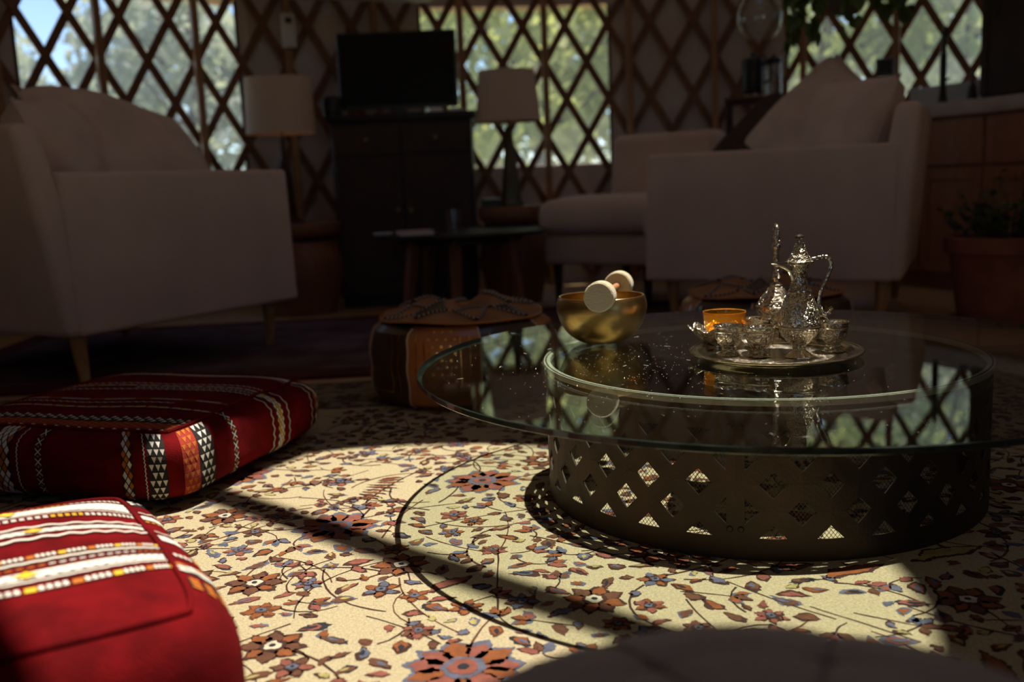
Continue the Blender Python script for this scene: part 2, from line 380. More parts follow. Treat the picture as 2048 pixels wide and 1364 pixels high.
def put(poly, mi, lay): mo.add([(x, y, .0005*lay) for x, y in poly], [tuple(range(len(poly)))], mi)
def place(pts, x, y, a, s=1.): return [(x+s*(px*math.cos(a)-py*math.sin(a)), y+s*(px*math.sin(a)+py*math.cos(a))) for px, py in pts]
def leafpts(l, w_, n=7): return [(l*(i/n-.5), w_*math.sin(PI*(i/n)**.8)) for i in range(n+1)]+[(l*(i/n-.5), -w_*math.sin(PI*(i/n)**.8)) for i in range(n-1, 0, -1)]
def grow(p, k): 
    cx = sum(a for a, _ in p)/len(p); cy = sum(c for _, c in p)/len(p); return [(cx+(a-cx)*k, cy+(c-cy)*k) for a, c in p]
def leaf(x, y, a, l, w_, c1, c0, c2=None):
    sk = rg.uniform(-.35, .35); bend = rg.uniform(-.25, .25)
    p = place([(px, py*(1+sk*px/l*2)+bend*px*px/l*2) for px, py in leafpts(l, w_)], x, y, a); put(jag(p), c0, 1)
    ox, oy = rg.uniform(-.002, .002), rg.uniform(-.002, .002); put(jag([(qx+ox, qy+oy) for qx, qy in grow(p, rg.uniform(.62, .86))]), c1, 2)
    if c2 is not None: put(jag(place(leafpts(l*.45, w_*.32), x+.06*l*math.cos(a), y+.06*l*math.sin(a), a), am=.0008), c2, 3)
def petalflower(x, y, r, n, c0, c1, c2, c3, a=0):
    for i in range(n):
        t_ = a+2*PI*i/n+rg.uniform(-.1, .1); leaf(x+r*.58*math.cos(t_), y+r*.58*math.sin(t_), t_, r*.85, r*.30, c1 if i % 2 else c2, c0)
    put(jag([(x+r*.36*math.cos(k), y+r*.36*math.sin(k)) for k in [i*2*PI/10 for i in range(10)]]), c0, 3)
    put(jag([(x+r*.25*math.cos(k), y+r*.25*math.sin(k)) for k in [i*2*PI/9 for i in range(9)]]), c3, 4)
    put(jag([(x+r*.1*math.cos(k), y+r*.1*math.sin(k)) for k in [i*2*PI/6 for i in range(6)]], am=.0006), INK, 5)
def stem(x, y, a, L, cur, w_=.0017, c=UM):
    P = [(x, y)]; n = max(5, int(L/.02))
    for i in range(n): a += cur/n; P.append((P[-1][0]+L/n*math.cos(a)+rg.uniform(-.001, .001), P[-1][1]+L/n*math.sin(a)+rg.uniform(-.001, .001)))
    l, r = [], []
    for i, p in enumerate(P):
        q0, q1 = P[max(0, i-1)], P[min(n, i+1)]; d = math.hypot(q1[0]-q0[0], q1[1]-q0[1]); nx, ny = -(q1[1]-q0[1])/d, (q1[0]-q0[0])/d
        ww = w_*rg.uniform(.7, 1.3); l.append((p[0]+nx*ww, p[1]+ny*ww)); r.append((p[0]-nx*ww, p[1]-ny*ww))
    put(l+r[::-1], c, 1); return P, a
def fern(x, y, a, L, n, c0, cs):
    for i in range(n):
        f = (i+.5)/n-.5; px, py = x-math.sin(a)*f*L, y+math.cos(a)*f*L
        leaf(px+.006*math.cos(a)*rg.uniform(-1, 1), py, a+f*.9, L*.5*(1-abs(f)*.7), L*.036, cs[i % len(cs)], c0)
def spray(x, y, a, s):
    P, _ = stem(x, y, a, s, rg.uniform(-.8, .8), .0014)
    for i in range(2, len(P), 1):
        sd_ = 1 if i % 2 else -1; aa = a+sd_*.9
        leaf(P[i][0]+.018*math.cos(aa), P[i][1]+.018*math.sin(aa), aa, .026, .0075, rg.choice((SL, BR, RU, RO, ST)), UM)
def bird(x, y, a, s):
    put(jag(place([(-.05, 0), (-.02, .016), (.02, .014), (.038, .02), (.05, .012), (.036, .006), (.02, -.012), (-.02, -.01)], x, y, a, s)), UM, 1)
    put(jag(place([(-.042, .001), (-.018, .012), (.02, .010), (.036, .015), (.042, .011), (.018, -.008), (-.02, -.006)], x, y, a, s)), rg.choice((RO, RU, ST)), 2)
    put(place([(-.01, -.01), (-.006, -.026), (-.003, -.01)], x, y, a, s), UM, 1)
placed = {}
def free(x, y, r):
    i, j = int(x//.1), int(y//.1)
    for p in range(i-2, i+3):
        for q_ in range(j-2, j+3):
            for (a, c, k) in placed.get((p, q_), ()):
                if (a-x)**2+(c-y)**2 < (r+k)**2: return False
    placed.setdefault((i, j), []).append((x, y, r)); return True
fieldbox = (RX0+BW+.03, RX1-BW-.03, .52, RY1-BW-.03)
def scatter(cnt, r, fnc, box=fieldbox):
    done = 0
    for _ in range(cnt*10):
        if done >= cnt: break
        x, y = rg.uniform(box[0], box[1]), rg.uniform(box[2], box[3])
        if free(x, y, r): fnc(*rugframe(x, y)); done += 1
ang = lambda: rg.choice((0, PI/2, PI, -PI/2, .7, 2.4, -.7, -2.4))+rg.uniform(-.35, .35)
scatter(15, .078, lambda x, y: petalflower(x, y, .082, 11, SL, RU, RO, RO, ang()))
scatter(16, .066, lambda x, y: (fern(x, y, ang(), .15, 9, UM, (RU, BR, RU, RO))))
scatter(40, .044, lambda x, y: petalflower(x, y, .05, 8, UM, BR, RU, IV, ang()))
scatter(30, .05, lambda x, y: spray(x, y, ang(), .15))
scatter(40, .036, lambda x, y: bird(x, y, ang(), rg.uniform(.9, 1.5)))
scatter(230, .026, lambda x, y: petalflower(x, y, rg.uniform(.024, .033), rg.choice((5, 6, 7)), rg.choice((UM, UM, BR)), rg.choice((RO, RU, BR)), rg.choice((BR, RU, RO, SL)), SL, ang()))
def trio(x, y):
    a = ang()
    for k in (-1, 0, 1): leaf(x+.016*math.cos(a+k*.9), y+.016*math.sin(a+k*.9), a+k*.75, .034, .009, rg.choice((RO, RU, SL, BR)), rg.choice((UM, SL, UM)), None)
    stem(x-.002*math.cos(a), y-.002*math.sin(a), a+PI, rg.uniform(.03, .09), rg.uniform(-1.5, 1.5), .0013)
scatter(420, .021, trio)
scatter(1300, .0158, lambda x, y: leaf(x, y, ang(), rg.uniform(.032, .054), rg.uniform(.008, .0135), rg.choice((RU, BR, RO, SL, BR, BR, RO, RU)), rg.choice((UM, UM, UM, INK, BR, SL)), rg.choice((None, SL, INK, ST))))
scatter(1500, .0108, lambda x, y: leaf(x, y, ang(), rg.uniform(.022, .034), rg.uniform(.006, .0095), rg.choice((RU, SL, RO, BR, BR, ST)), rg.choice((UM, BR, UM, SL))))
for _ in range(620):
    x, y = rg.uniform(fieldbox[0], fieldbox[1]), rg.uniform(fieldbox[2], fieldbox[3]); stem(*rugframe(x, y), ang(), rg.uniform(.08, .26), rg.uniform(-2, 2), rg.uniform(.0011, .0019), rg.choice((UM, UM, BR)))
bbox = (RX0+.05, RX1-.05, RY1-BW+.06, RY1-.06)
scatter(60, .05, lambda x, y: petalflower(x, y, .05, 8, OL, OL, BR, RO, ang()), bbox)
scatter(160, .026, lambda x, y: leaf(x, y, ang(), .05, .012, rg.choice((OL, BR, SL)), OL), bbox)
for v in (RY1-BW+.02, RY1-.04, RY1-BW+.10):
    for i in range(70):
        u = RX0+.06*i+.03
        if u < RX1: put(jag([rugframe(u, v-.012), rugframe(u+.045, v-.012), rugframe(u+.045, v+.012), rugframe(u, v+.012)]), OL if i % 2 else BR, 1)
mob = mo.build('floral_motifs', rugm, t, smooth=False); mob['kind'] = 'stuff'
# second rug, under the sofas
t = thing('faded_rug', 'faded dark plum red rug lying beneath the sofas', 'rug')
plum = mat('rug_plum', (.075, .025, .03), .95, col2=(.16, .10, .115), vscale=5, bump=1., bscale=400, detail=8)
plumb = mat('rug_plum_border', (.10, .018, .02), .95, var=.3, vscale=9, bump=1., bscale=400)
R2 = (-1.85, 1.55, 3.245, 4.75)
slab(R2[0]+.12, R2[1]-.12, R2[2]+.12, R2[3]-.12, 'field', plum, t)
for a in ((R2[0], R2[1], R2[2], R2[2]+.12), (R2[0], R2[1], R2[3]-.12, R2[3]), (R2[0], R2[0]+.12, R2[2]+.12, R2[3]-.12), (R2[1]-.12, R2[1], R2[2]+.12, R2[3]-.12)): slab(*a, 'border', plumb, t)

# ================================================================== GLASS TABLE
H = .259; BC = Vector((.4712, 1.8674)); BRAD = .4074; GC = Vector((.4661, 1.7863)); GR = .6404; TOP = H+.0105
steel = mat('dark_steel', (.055, .045, .036), .55, .75, col2=(.085, .06, .04), vscale=9, bump=.15, bscale=200)
steelrim = mat('rim_steel', (.58, .58, .48), .5, .0)
wirem = mat('mesh_wire', (.07, .065, .055), .5, .7)
tb = thing('glass_coffee_table', 'round glass coffee table on a dark perforated metal drum', 'coffee table', (BC.x, BC.y, 0))
seam0 = -PI/2-math.radians(19)     # front seam, a little left of the camera side
Q = 2*PI*BRAD/4; ST_ = .014; NA = 7; hw = (Q-2*ST_)/(2*NA); hh = .0435; z0 = .036
def cyl(s, z, a0, r=BRAD): a = a0+s/BRAD; return (r*math.cos(a), r*math.sin(a), z)
b = MB(); mb_ = MB()
def addq(pts): b.add([cyl(s, z, 0) for s, z in pts], [tuple(range(len(pts)))])
us = [ST_+hw*.5*i for i in range(4*NA+1)]
for a_, c_ in [(0, ST_)]+list(zip(us[:-1], us[1:]))+[(Q-ST_, Q)]:
    edge = a_ == 0 or c_ == Q
    for q0, q1 in ([(0, z0), (z0+4*hh, H)] if not edge else [(0, z0), (z0, z0+4*hh), (z0+4*hh, H)]): addq([(a_, q0), (c_, q0), (c_, q1), (a_, q1)])
hf = .5
for i in range(NA):
    s = ST_+hw*(2*i+1)
    for zc, up, dn in ((z0, 1, 0), (z0+2*hh, 1, 1), (z0+4*hh, 0, 1)):
        if up: addq([(s-hw, zc), (s-hf*hw, zc), (s, zc+hf*hh), (s, zc+hh)]); addq([(s, zc+hh), (s, zc+hf*hh), (s+hf*hw, zc), (s+hw, zc)])
        if dn: addq([(s-hw, zc), (s, zc-hh), (s, zc-hf*hh), (s-hf*hw, zc)]); addq([(s, zc-hh), (s+hw, zc), (s+hf*hw, zc), (s, zc-hf*hh)])
for i in range(NA+1):
    s = ST_+hw*2*i
    for zc in (z0+hh, z0+3*hh):
        if i < NA: addq([(s, zc+hf*hh), (s+hf*hw, zc), (s+hw, zc), (s, zc+hh)]); addq([(s, zc-hh), (s+hw, zc), (s+hf*hw, zc), (s, zc-hf*hh)])
        if i > 0: addq([(s, zc+hh), (s-hw, zc), (s-hf*hw, zc), (s, zc+hf*hh)]); addq([(s, zc-hf*hh), (s-hf*hw, zc), (s-hw, zc), (s, zc-hh)])
# weld
pm = b.build('panel', steel, tb, smooth=False)
bmx = bmesh.new(); bmx.from_mesh(pm.data); bmesh.ops.remove_doubles(bmx, verts=bmx.verts, dist=1e-5); bmesh.ops.recalc_face_normals(bmx, faces=bmx.faces); bmx.to_mesh(pm.data); bmx.free()
sm = pm.modifiers.new('thick', 'SOLIDIFY'); sm.thickness = .0028; sm.offset = 0
RW = BRAD-.005; zt0, zt1 = z0-.008, z0+4*hh+.008; sl = .0068/.0088; ww = .00055
for d_ in (1, -1):
    n_ = int((Q+sl*(zt1-zt0))/.0068)
    for i in range(-2, n_+2):
        sA = (i*.0068-sl*(zt1-zt0)) if d_ > 0 else i*.0068
        prev = None
        for j in range(8):
            z = zt0+(zt1-zt0)*j/7; s = sA+d_*sl*(z-zt0)
            cur = (s, z) if .003 < s < Q-.003 else None
            if prev and cur:
                mb_.add([cyl(prev[0]-ww, prev[1], 0, RW), cyl(prev[0]+ww, prev[1], 0, RW), cyl(cur[0]+ww, cur[1], 0, RW), cyl(cur[0]-ww, cur[1], 0, RW)], [(0, 1, 2, 3)])
            prev = cur
wm = mb_.build('wire_mesh', wirem, pm, smooth=False); wm['kind'] = 'stuff'
bb = MB(); bb.lathe([(0, .003), (.0035, .0026), (.0052, .001), (.0056, 0)], 12, T=Matrix.Rotation(PI/2, 4, 'Y'))
bolt0 = bb.build('bolt', steel, pm)
def bolts(par):
    k = 0
    for s in (.0085, Q-.0085):
        for z in (.05, .215):
            yield s, z
pans = [pm]
for k in range(1, 4):
    c = pm.copy(); COL.objects.link(c); c.parent = tb; pans.append(c)
    d = wm.copy(); COL.objects.link(d); d.parent = c
for k, p_ in enumerate(pans):
    p_.rotation_euler = (0, 0, seam0+k*PI/2)
    for j, (s, z) in enumerate(bolts(p_)):
        o = bolt0 if (k == 0 and j == 0) else bolt0.copy()
        if not (k == 0 and j == 0): COL.objects.link(o)
        o.parent = p_; o.location = cyl(s, z, 0, BRAD+.001); o.rotation_euler = (0, 0, s/BRAD)
b = MB(); b.lathe([(BRAD-.008, H-.010), (BRAD+.0045, H-.010), (BRAD+.0055, H-.005), (BRAD+.0045, H-.0004), (BRAD-.008, H-.0004)], 96, close=True); b.build('rim_gasket', steelrim, tb)
glass = mat_glass('table_glass', (.90, .94, .91), 1.5)
gedge = mat('glass_edge', (.010, .018, .015), .14, 0., spec=.8, col2=(.026, .036, .029), vscale=30)
b = MB(); n = 160; g0 = GC-BC
def ringv(r, z): return [(g0.x+r*math.cos(2*PI*i/n), g0.y+r*math.sin(2*PI*i/n), z) for i in range(n)]
b.add(ringv(GR-.0015, TOP), [tuple(range(n))], 0); b.add(ringv(GR-.008, H), [tuple(range(n-1, -1, -1))], 0)
rs = [(GR-.0015, TOP), (GR, TOP-.0015), (GR, H+.0015), (GR-.0015, H), (GR-.008, H)]
b.add([v for r, z in rs for v in ringv(r, z)], [(k*n+i, (k+1)*n+i, (k+1)*n+(i+1) % n, k*n+(i+1) % n) for k in range(4) for i in range(n)], 1)
b.build('glass_top', [glass, gedge], tb, smooth=False)
rd = random.Random(21); b = MB()
for i in range(700):
    a = rd.uniform(0, 6.28); r = GR*.97*math.sqrt(rd.random()); x, y = g0.x+r*math.cos(a), g0.y+r*math.sin(a)
    if rd.random() < .35: x = g0.x-.25+rd.gauss(0, .10); y = g0.y-.05+rd.gauss(0, .14)
    if math.hypot(x-g0.x, y-g0.y) > GR*.97: continue
    L = rd.choice((.0004, .0005, .0006, .0008)) if rd.random() < .95 else .006; th_ = rd.uniform(0, 3.14); w_ = .0004
    c_, s2 = math.cos(th_), math.sin(th_)
    b.add([(x+c_*p_-s2*q_, y+s2*p_+c_*q_, TOP+.0002) for p_, q_ in ((-L, -w_), (L, -w_), (L, w_), (-L, w_))], [(0, 1, 2, 3)])
b.build('dust', mat('dust', (.7, .66, .58), 1.), tb, smooth=False)['kind'] = 'stuff'

# ================================================================== THINGS ON THE TABLE
silver = mat('silver_plain', (.80, .73, .58), .15, 1., bump=.1, bscale=90)
engr = mat_engraved('silver_engraved', (.85, .78, .63), .24, .9, .0014, 120.)
engr_f = mat_engraved('silver_engraved_fine', (.85, .78, .63), .24, .9, .0010, 170.)
brass = mat('bowl_brass', (.46, .30, .10), .3, 1., col2=(.60, .42, .17), vscale=14, bump=.25, bscale=40)
felt = mat('cream_felt', (.58, .50, .33), 1., bump=.6, bscale=300, sheen=.3)
pinwood = mat_wood('mallet_wood', (.42, .17, .07), (.52, .24, .1), .5)
amber = mat_glass('amber_glass', (.97, .74, .32), 1.5, .02, .10, (.95, .55, .10))
TZ = TOP
# brass singing bowl and its mallet
bp = onz(1205, 684, TZ)
sb = thing('singing_bowl', 'polished brass singing bowl standing on the glass table', 'bowl', (bp.x, bp.y, TZ))
prof = [(0, 0), (.030, .0005), (.050, .006), (.070, .021), (.084, .042), (.0915, .064), (.0925, .078), (.0895, .091), (.0875, .0955), (.0850, .0965), (.0835, .0945), (.0860, .078), (.085, .062), (.077, .040), (.062, .019), (.04, .008), (0, .005)]
def smoothprof(p, n=4):
    out = []
    for i in range(len(p)-1):
        p0, p1, p2, p3 = p[max(i-1, 0)], p[i], p[i+1], p[min(i+2, len(p)-1)]
        for j in range(n):
            t_ = j/n
            out.append(tuple(max(0, .5*(2*p1[d]+(p2[d]-p0[d])*t_+(2*p0[d]-5*p1[d]+4*p2[d]-p3[d])*t_*t_+(3*p1[d]-p0[d]-3*p2[d]+p3[d])*t_**3)) if d == 0 else .5*(2*p1[d]+(p2[d]-p0[d])*t_+(2*p0[d]-5*p1[d]+4*p2[d]-p3[d])*t_*t_+(3*p1[d]-p0[d]-3*p2[d]+p3[d])*t_**3) for d in (0, 1)))
    return out+[p[-1]]
MB().lathe(smoothprof(prof, 3), 64).build('bowl_shell', brass, sb, ang=60)
b = MB(); b.lathe([(.0868, .0958), (.0878, .0966), (.0868, .0974), (.0852, .0972), (.0846, .0962)], 64, close=True); b.build('rim', mat('rim_brass', (.72, .55, .3), .22, 1.), sb)
RIMZ = TZ+.0974
m0 = onz(1201, 599, RIMZ+.0075); m1 = onz(1235, 569, RIMZ+.0075)
dv = (m1-m0).normalized()
# keep the handle resting across the bowl: through near the bowl centre
L0 = .205; mc = Vector((bp.x+.019, bp.y+.012, RIMZ+.0075)); dv = Vector((.285, .958, 0)).normalized()
m0 = mc-dv*(L0/2); m1 = mc+dv*(L0/2)
ml = thing('felt_mallet', 'double-ended mallet with cream felt heads resting across the brass bowl', 'mallet', tuple(mc-Vector((0, 0, .0075))))
lm = lambda p: Vector(p)-ml.location
MB().tube([lm(m0), lm(m1)], [.0068, .0068], 14).build('handle', pinwood, ml)
for s, pt in ((-1, m0), (1, m1)):
    T = Matrix.Translation(lm(pt+dv*s*.0)) @ dv.to_track_quat('Z', 'Y').to_matrix().to_4x4()
    b = MB(); b.lathe([(0, -.019), (.0272, -.019), (.0298, -.0165), (.0302, 0), (.0298, .0165), (.0272, .019), (0, .019)], 40, T=T); b.build('felt_head', felt, ml)
# tray
tp = (onz(1383, 704, TZ+.01)+onz(1728, 700, TZ+.01))/2; tp = Vector((tp.x, tp.y+.012, TZ))
tr = thing('serving_tray', 'round silver tray holding the tea set on the glass table', 'tray', (tp.x, tp.y, TZ))
MB().lathe(smoothprof([(0, 0), (.115, 0), (.128, .0015), (.138, .007), (.1475, .0095), (.153, .0098), (.1535, .0108), (.1475, .0115), (.137, .0092), (.127, .0036), (.115, .0022), (0, .0022)], 3), 72).build('plate', silver, tr)
b = MB(); b.lathe([(.1515, .0098), (.1545, .0098), (.1552, .0112), (.1545, .0124), (.1515, .0122)], 72, close=True); b.build('rolled_edge', silver, tr)
b = MB(); b.lathe([(.06, .0026), (.105, .0026)], 64); b.f = b.f[:64]; b.m = b.m[:64]; b.build('engraved_band', engr_f, tr)
TR = TZ+.0022
def ontray(px, py): p = onz(px, py, TR+.0005); return Vector((p.x, p.y, TR+.0006))
# cups
cupp = smoothprof([(0, 0), (.0195, 0), (.0200, .002), (.0155, .0055), (.0118, .010), (.0125, .0135), (.0185, .020), (.0235, .030), (.0258, .042), (.0272, .0505), (.0282, .0535), (.0276, .0545), (.0262, .0530), (.0245, .042), (.0215, .030), (.016, .021), (0, .018)], 3)
cup0 = thing('silver_cup', '', 'cup', (0, 0, 0), group='engraved silver cups on the tray')
MB().lathe(cupp, 32).build('cup_body', engr, cup0, ang=60)
b = MB(); b.lathe([(.0274, .0520), (.0287, .0530), (.0287, .0548), (.0272, .0552), (.0262, .0540)], 32, close=True); b.build('lip', silver, cup0)
b = MB(); b.lathe([(.0263, .0425), (.0270, .0433), (.0274, .0446), (.0270, .0452)], 32, close=True); b.build('beaded_band', silver, cup0)
b = MB(); b.lathe([(.0124, .0095), (.0136, .0105), (.0138, .0118), (.0126, .0128)], 24, close=True); b.build('stem_ring', silver, cup0)
CUPS = [(1458, 709, 'engraved silver cup at the tray front left, before the scalloped dish'),
        (1519, 712, 'engraved silver cup at the tray front, between the leftmost cup and the ewer'),
        (1512, 693, 'engraved silver cup half hidden behind the two front cups'),
        (1622, 684, 'engraved silver cup mostly hidden behind the ewer'),
        (1666, 702, 'engraved silver cup standing alone right of the ewer')]
for i, (px, py, lb) in enumerate(CUPS):
    p = ontray(px, py)
    if i == 0: cup0.location = p; cup0['label'] = lb
    else: dup(cup0, p, i*.7, lb)
# scalloped dish and amber bowl in it
dp = ontray(1440, 691)
dish = thing('scalloped_dish', 'silver dish with a wavy scalloped rim on the left of the tray', 'dish', dp)
wav = lambda a, i, z: 1+.07*math.sin(10*a)*(z/.036)
b = MB(); nn = 80
pr = smoothprof([(0, 0), (.022, 0), (.024, .003), (.036, .012), (.048, .024), (.0565, .035), (.0585, .0365), (.0555, .0362), (.0465, .026), (.035, .015), (.02, .0065), (0, .005)], 3)
vs = []
for (r, z) in pr:
    for j in range(nn):
        a = 2*PI*j/nn; k = max(0, z/.036)**1.5; wv = math.sin(9*a); rr = r*(1+.06*wv*k)*1.0; vs.append((rr*math.cos(a), rr*math.sin(a), z+.0045*wv*k))
b.add(vs, [(i*nn+j, i*nn+(j+1) % nn, (i+1)*nn+(j+1) % nn, (i+1)*nn+j) for i in range(len(pr)-1) for j in range(nn)]); b.build('dish_shell', engr, dish, ang=60)
ab = thing('amber_bowl', 'small amber glass bowl sitting in the scalloped silver dish', 'bowl', (dp.x+.008, dp.y-.004, TR+.0075))
MB().lathe(smoothprof([(0, .012), (.018, .012), (.020, .0), (.021, 0), (.0215, .012), (.0325, .021), (.0385, .036), (.0408, .058), (.0414, .0592), (.0402, .0592), (.0372, .037), (.031, .0235), (.018, .0165), (0, .0155)], 3), 48).build('bowl_glass', amber, ab, ang=60)
b = MB(); b.lathe([(.0402, .0586), (.0414, .0592), (.0408, .0602), (.0398, .0598)], 48, close=True); b.build('rim', mat('amber_rim', (.75, .42, .08), .12, .6), ab)
b = MB(); b.lathe([(0, .017), (.020, .0175), (.0278, .0245), (.0285, .0262), (.014, .0262), (0, .0262)], 32); b.build('amber_filling', mat('amber_contents', (.62, .30, .04), .3, 0., var=.3, vscale=90), ab)
# ewer (coffee pot)
ep = ontray(1598, 713)
ew = thing('silver_ewer', 'tall engraved silver ewer with curved spout and domed lid', 'pot', ep)
K = .000207
def zz(y): return (1178-y)*K
facet = lambda a, i, z: 1-.035*abs(math.sin(4*a)) if z > .05 else 1.0
MB().lathe([(0, 0), (135*K, 0), (133*K, .0015), (100*K, .005), (62*K, .0115), (56*K, .014)], 8, T=Matrix.Rotation(PI/8, 4, 'Z')).build('foot', silver, ew)
body = smoothprof([(50*K, .0135), (58*K, zz(1102)), (58*K, zz(1080)), (95*K, zz(1050)), (150*K, zz(985)), (180*K, zz(925)), (186*K, zz(900)), (184*K, zz(860)), (168*K, zz(780)), (138*K, zz(700)), (103*K, zz(620)), (78*K, zz(560)), (68*K, zz(500)), (68*K, zz(450)), (78*K, zz(400)), (92*K, zz(370)), (96*K, zz(366))], 3)
MB().lathe(body, 48, fn=facet).build('body', engr_f, ew, ang=60)
b = MB(); b.lathe([(184*K, zz(925)), (191*K, zz(918)), (192*K, zz(908)), (185*K, zz(900))], 40, close=True); b.build('body_ring', silver, ew)
b = MB(); b.lathe([(90*K, zz(612)), (104*K, zz(607)), (102*K, zz(598)), (88*K, zz(594))], 32, close=True); b.build('neck_ring', silver, ew)
lid = smoothprof([(120*K, zz(372)), (122*K, zz(352)), (112*K, zz(346)), (86*K, zz(310)), (62*K, zz(265)), (48*K, zz(220)), (40*K, zz(196)), (22*K, zz(194)), (18*K, zz(186)), (0, zz(185))], 2)
b = MB(); b.lathe([(0, zz(372))]+lid, 16, fn=lambda a, i, z: 1-.05*abs(math.sin(4*a))); ld = b.build('lid', engr_f, ew, ang=50)
MB().lathe([(16*K, zz(196)), (15*K, zz(176)), (20*K, zz(172)), (20*K, zz(164)), (38*K, zz(150)), (38*K, zz(138)), (24*K, zz(124)), (0, zz(118))], 8).build('finial', silver, ld, ang=20)
# spout: curved beak toward the left
sp_ = [(-52, 520, 14), (-70, 470, 17), (-88, 430, 18), (-125, 400, 15), (-175, 381, 11), (-215, 371, 8), (-243, 367, 5)]
MB().tube([(x*K, -.002, zz(y)) for x, y, r in sp_], [r*K for *_, r in sp_], 10).build('spout', silver, ew)
b = MB(); b.add([(x*K, y*K, zz(z)) for x, y, z in ((-246, -5, 361), (-246, 5, 361), (-110, 24, 352), (-110, -24, 352), (-246, -5, 366), (-246, 5, 366), (-110, 24, 362), (-110, -24, 362))], [(3, 2, 1, 0), (4, 5, 6, 7), (0, 1, 5, 4), (1, 2, 6, 5), (2, 3, 7, 6), (3, 0, 4, 7)]); b.build('spout_cover', silver, ew, smooth=False)
hd = [(100, 340), (150, 330), (190, 322), (225, 322), (254, 338), (270, 375), (268, 420), (248, 480), (214, 550), (186, 620), (172, 690), (178, 750), (200, 800), (232, 815), (262, 800), (274, 775), (266, 760)]
def cat(pts, n=4):
    out = []
    for i in range(len(pts)-1):
        p0, p1, p2, p3 = [Vector(pts[min(max(j, 0), len(pts)-1)]) for j in (i-1, i, i+1, i+2)]
        for j in range(n):
            t_ = j/n; out.append(.5*(2*p1+(p2-p0)*t_+(2*p0-5*p1+4*p2-p3)*t_*t_+(3*p1-p0-3*p2+p3)*t_**3))
    return out+[Vector(pts[-1])]
hp = cat([(x*K, 0, zz(y)) for x, y in hd]); MB().tube(hp, [(17+3*math.sin(i*1.6))*K for i in range(len(hp))], 10).build('handle', silver, ew)
hp = cat([(x*K, 0, zz(y)) for x, y in ((165, 845), (200, 828), (238, 845), (252, 870), (236, 885))]); MB().tube(hp, 10*K, 8).build('handle_scroll', silver, ew)
ew.rotation_euler = (0, 0, .0)
# long-necked sprinkler bottle behind
qp = ontray(1552, 680)
rs_ = thing('sprinkler_bottle', 'silver rosewater sprinkler with a round body and long thin neck, behind the ewer', 'bottle', qp)
K2 = .000222
MB().lathe(smoothprof([(0, 0), (100*K2, 0), (96*K2, .003), (55*K2, .012), (50*K2, .017), (90*K2, .026), (140*K2, .040), (166*K2, .056), (172*K2, .066), (168*K2, .072), (140*K2, .083), (95*K2, .096), (55*K2, .107), (40*K2, .113), (0, .113)], 3), 32).build('body', engr, rs_, ang=60)
b = MB(); b.lathe([(166*K2, .064), (176*K2, .066), (176*K2, .069), (166*K2, .071)], 32, close=True); b.build('body_ring', silver, rs_)
nk = [(40, .110), (42, .117), (30, .120), (22, .124), (26, .128), (30, .131), (24, .135), (19, .140), (18, .160), (20, .172), (19, .188), (24, .193), (33, .197), (30, .202), (24, .206), (26, .216), (24, .228), (19, .237), (17, .240), (9, .2435), (0, .244)]
MB().lathe([(r*K2*1.35, z*.94) for r, z in nk], 14).build('neck', engr_f, rs_, ang=40)

# ================================================================== KILIM POUFS
def noise3(x, y, z, k): return math.sin(x*9+k)*math.sin(y*8+k*2.1)*.6+math.sin(x*17+y*13+k*3.3)*.3+math.sin(z*21+x*5+k)*.2
class Pouf:
    def __init__(s, a, bb, c, n=7., m=3.4, lump=.012, k=0.): s.a, s.b, s.c, s.n, s.m, s.lump, s.k = a, bb, c, n, m, lump, k
    def F(s, p, lift=0.):
        x, y, z = p
        r = ((abs(x/s.a)**s.n+abs(y/s.b)**s.n)**(s.m/s.n)+abs(z/s.c)**s.m)**(-1/s.m)
        d = Vector((x*r, y*r, z*r)); L = 1+s.lump*noise3(d.x*1.6, d.y*1.6, d.z, s.k)
        d.x *= L; d.y *= L; d.z *= 1+s.lump*4*noise3(d.x*1.2, d.y*1.2, 0, s.k+1)*(1 if d.z > 0 else 0)
        nv = Vector((d.x/s.a**2*.5*(abs(z) < s.c*.999), d.y/s.b**2*.5*(abs(z) < s.c*.999), d.z/s.c**2*1.0))
        if nv.length: d += nv.normalized()*lift
        return Vector((d.x, d.y, d.z+s.c))
def make_pouf(name, label, loc, rotz, P, g=26):
    t = thing(name, label, 'pouf', loc, rotz, 'red kilim floor poufs')
    b = MB()
    for ax in range(3):
        for sg in (1, -1):
            vs = []
            for i in range(g+1):
                for j in range(g+1):
                    u, v = -1+2*i/g, -1+2*j/g; u = math.sin(u*PI/2)*.35+u*.65; v = math.sin(v*PI/2)*.35+v*.65
                    q_ = [0, 0, 0]; q_[ax] = sg; q_[(ax+1) % 3] = u; q_[(ax+2) % 3] = v
                    vs.append(P.F((q_[0]*P.a, q_[1]*P.b, q_[2]*P.c)))
            fs = [(i*(g+1)+j, (i+1)*(g+1)+j, (i+1)*(g+1)+j+1, i*(g+1)+j+1) for i in range(g) for j in range(g)]
            if sg < 0: fs = [f[::-1] for f in fs]
            b.add(vs, fs)
    o = b.build('cover', redwool, t, ang=70)
    bmx = bmesh.new(); bmx.from_mesh(o.data); bmesh.ops.remove_doubles(bmx, verts=bmx.verts, dist=1e-4); bmx.to_mesh(o.data); bmx.free()
    for pts in ([(-1, -1), (1, -1)], [(1, -1), (1, 1)], [(1, 1), (-1, 1)], [(-1, 1), (-1, -1)]):
        line = [P.F((P.a*(pts[0][0]+(pts[1][0]-pts[0][0])*i/40), P.b*(pts[0][1]+(pts[1][1]-pts[0][1])*i/40), P.c), .0015) for i in range(41)]
        MB().tube(line, .0035, 6).build('seam_piping', redwool, t)
    return t
YM = [w_white, w_black, w_orange, w_yellow, w_red]; WH, BK, ORG, YE, CR = range(5)
